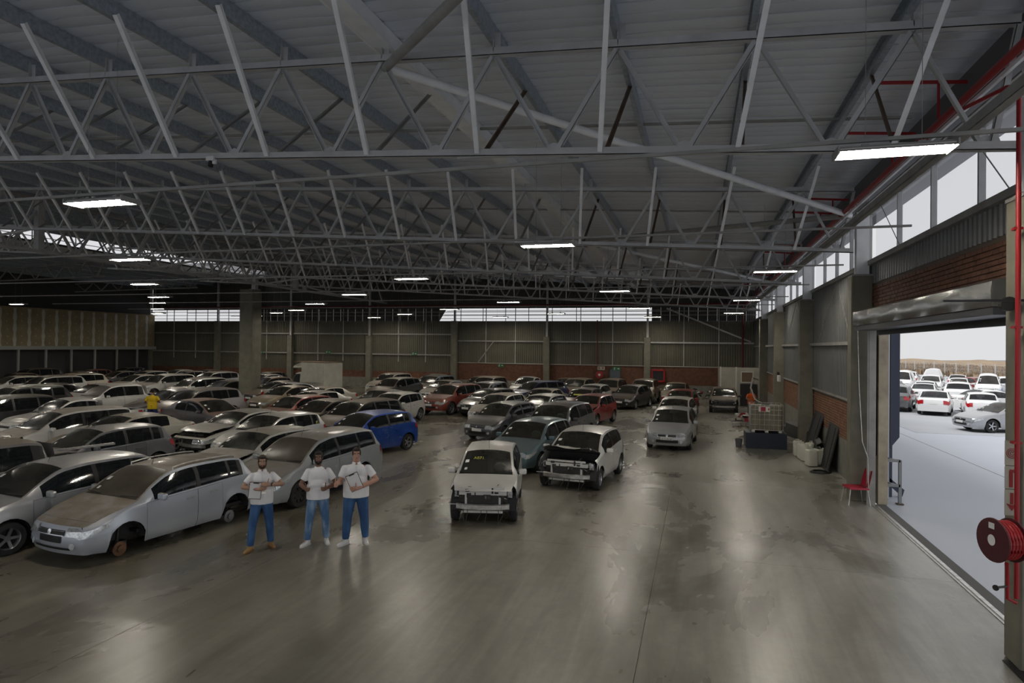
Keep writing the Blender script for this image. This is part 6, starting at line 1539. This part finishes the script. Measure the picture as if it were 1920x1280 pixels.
b.grid(P); b.obj('ridge', mat('far_hill', (.2, .2, .2), .95, 0, .2, .01), hl, smooth=True)
fc = thing('perimeter_fence', 'see-through wire fence with pale posts between car lot and grassland', 'fence')
L_ = dv.length; nst = int(L_/3.2)
pmesh = MB(); pmesh.box((0, 0, 1.1), (.1, .1, 2.2)); pme = pmesh.mesh('post', mat('fence_post', (.6, .6, .6), .6))
for k in range(nst+1): p_ = A0+dv*k/nst; link('post', pme, fc, p_)
b = MB()
for z in (.1, .5, .9, 1.3, 1.7, 2.1): b.bar(A0+Vector((0, 0, z)), A1+Vector((0, 0, z)), .012)
for k in range(nst*12): p_ = A0+dv*k/(nst*12); b.bar(p_+Vector((0, 0, .05)), p_+Vector((0, 0, 2.1)), .018)
b.obj('fence_wire', mat('fence_wire', (.45, .45, .45), .6), fc, kind='stuff')
# outside jamb parts, navy downpipe box, guard rail
xo = ony(1671, 700, 19.2).x
b = MB(); b.box((xo-.12, 19.2, 2.35), (.12, .2, 4.7)); dp = b.obj('downpipe', mat('downpipe_white', (.62, .64, .68), .5), None); tag(dp, 'pale square downpipe outside beside the tan door jamb', 'pipe')
nb = thing('steel_guard', 'navy steel column with chamfered foot outside the open door', 'guard', (ony(1674, 700, 19.5).x+.02, 19.5, 0))
b = MB(); b.box((0, 0, 3.15), (.22, .3, 3.1)); b.add([(-.11, -.15, 1.6), (.11, -.15, 1.6), (-.11, -.15, 1.3), (-.11, .15, 1.6), (.11, .15, 1.6), (-.11, .15, 1.3)], [(0, 1, 2), (5, 4, 3), (0, 2, 5, 3), (1, 4, 5, 2), (0, 3, 4, 1)]); b.box((-.08, 0, .8), (.07, .2, 1.6)); b.obj('column_box', NAVY, nb)
b = MB(); b.add([(-.1, -.1, .5), (.25, -.1, .2), (.2, -.1, .02), (-.1, -.1, .3), (-.1, .1, .5), (.25, .1, .2), (.2, .1, .02), (-.1, .1, .3)], [(0, 1, 2, 3), (7, 6, 5, 4), (0, 4, 5, 1), (1, 5, 6, 2), (2, 6, 7, 3), (3, 7, 4, 0)]); b.obj('foot_plate', NAVY, nb)
gp_ = at(1687, 945); gd = thing('guard_rail', 'grey steel guard rail with two bars outside the open door', 'rail', (gp_.x, gp_.y, 0))
RL = mat('rail_grey', (.27, .28, .29), .5, .4)
for (a, c) in (((0, 0, 0), (0, 0, 1.12)), ((-.42, 0, 1.1), (0, 0, 1.1)), ((-.42, 0, .47), (0, 0, .47))): b = MB(); b.bar(a, c, .07); b.obj('rail_bar', RL, gd)
for z in (1.1, .47): b = MB(); b.bar((-.1, .02, z), (-.6, .9, z+.02), .06); b.obj('rail_bar', RL, gd)
b = MB(); b.box((0, 0, .01), (.16, .16, .02)); b.obj('foot', RUST, gd)
def ocar(px, py, ang, key, kind, pm, label, **kw):
    p = at(px, py); T = TYPES[kind]; a = math.radians(ang); h = T['L']/2*kw.pop('end', 0)
    return put(key, kind, p.x+math.cos(a)*h, p.y+math.sin(a)*h, ang, pm, label, 'cars in the yard outside', **kw)
# rear ends towards the camera: 'ang' points to the rear
AR = 250
ocar(1713, 774, AR, 'suv', 'suv', pc('grey', .1), 'dark grey wagon seen from behind in the yard, at the left', end=-1)
ocar(1757, 779, AR, 'sedan', 'sedan', paint('yard_white', (.8, .8, .8), 0, metal=0), 'white saloon seen from behind with red tail lamp in the yard', end=-1)
YW = MATS['paint_yard_white']
ocar(1812, 783, AR+5, 'hatch2', 'hatch', YW, 'white hatchback seen from behind, in the middle of the yard', end=-1, airbag=True)
ocar(1843, 772, 195, 'sedan', 'sedan', YW, 'white car showing its side and front wheel in the yard')
ocar(1890, 808, 16, 'sedan', 'sedan', pc('silver', .05), 'silver saloon cut by the door column in the yard')
for i, (px, py, kd, an) in enumerate(((1696, 752, 'suv', AR), (1722, 752, 'sedan', AR), (1748, 748, 'hatch', AR), (1772, 750, 'sedan', AR), (1798, 757, 'suv', AR), (1700, 738, 'sedan', AR), (1730, 736, 'bigvan', AR-180), (1757, 737, 'suv', AR-180), (1782, 738, 'hatch', AR-180), (1808, 743, 'bigvan', AR-180), (1690, 727, 'suv', AR), (1720, 725, 'suv', AR), (1750, 726, 'bigvan', AR), (1780, 727, 'sedan', AR))):
    ocar(px, py, an, kd if kd != 'hatch' else 'hatch2', kd, YW, 'white %s in the %s row of the yard, %s from the left' % ({'suv': 'wagon', 'sedan': 'saloon', 'hatch': 'hatchback', 'bigvan': 'delivery van'}[kd], 'second' if i < 5 else 'third' if i < 10 else 'last', ['first', 'second', 'third', 'fourth', 'fifth'][i if i < 5 else i-5 if i < 10 else i-10]), far=True, **({'airbag': True} if kd == 'hatch' else {}))
ocar(1840, 738, 100, 'hatch2', 'hatch', pc('red', .05), 'red hatchback near the fence in the yard', far=True, airbag=True)
ocar(1862, 741, 170, 'dcab', 'dcab', YW, 'white pickup near the fence in the yard', far=True)
ocar(1886, 748, 80, 'hatch2', 'hatch', paint('yard_blue', (.02, .1, .45), 0), 'blue car cut by the door column near the fence', far=True, airbag=True)
resolve()
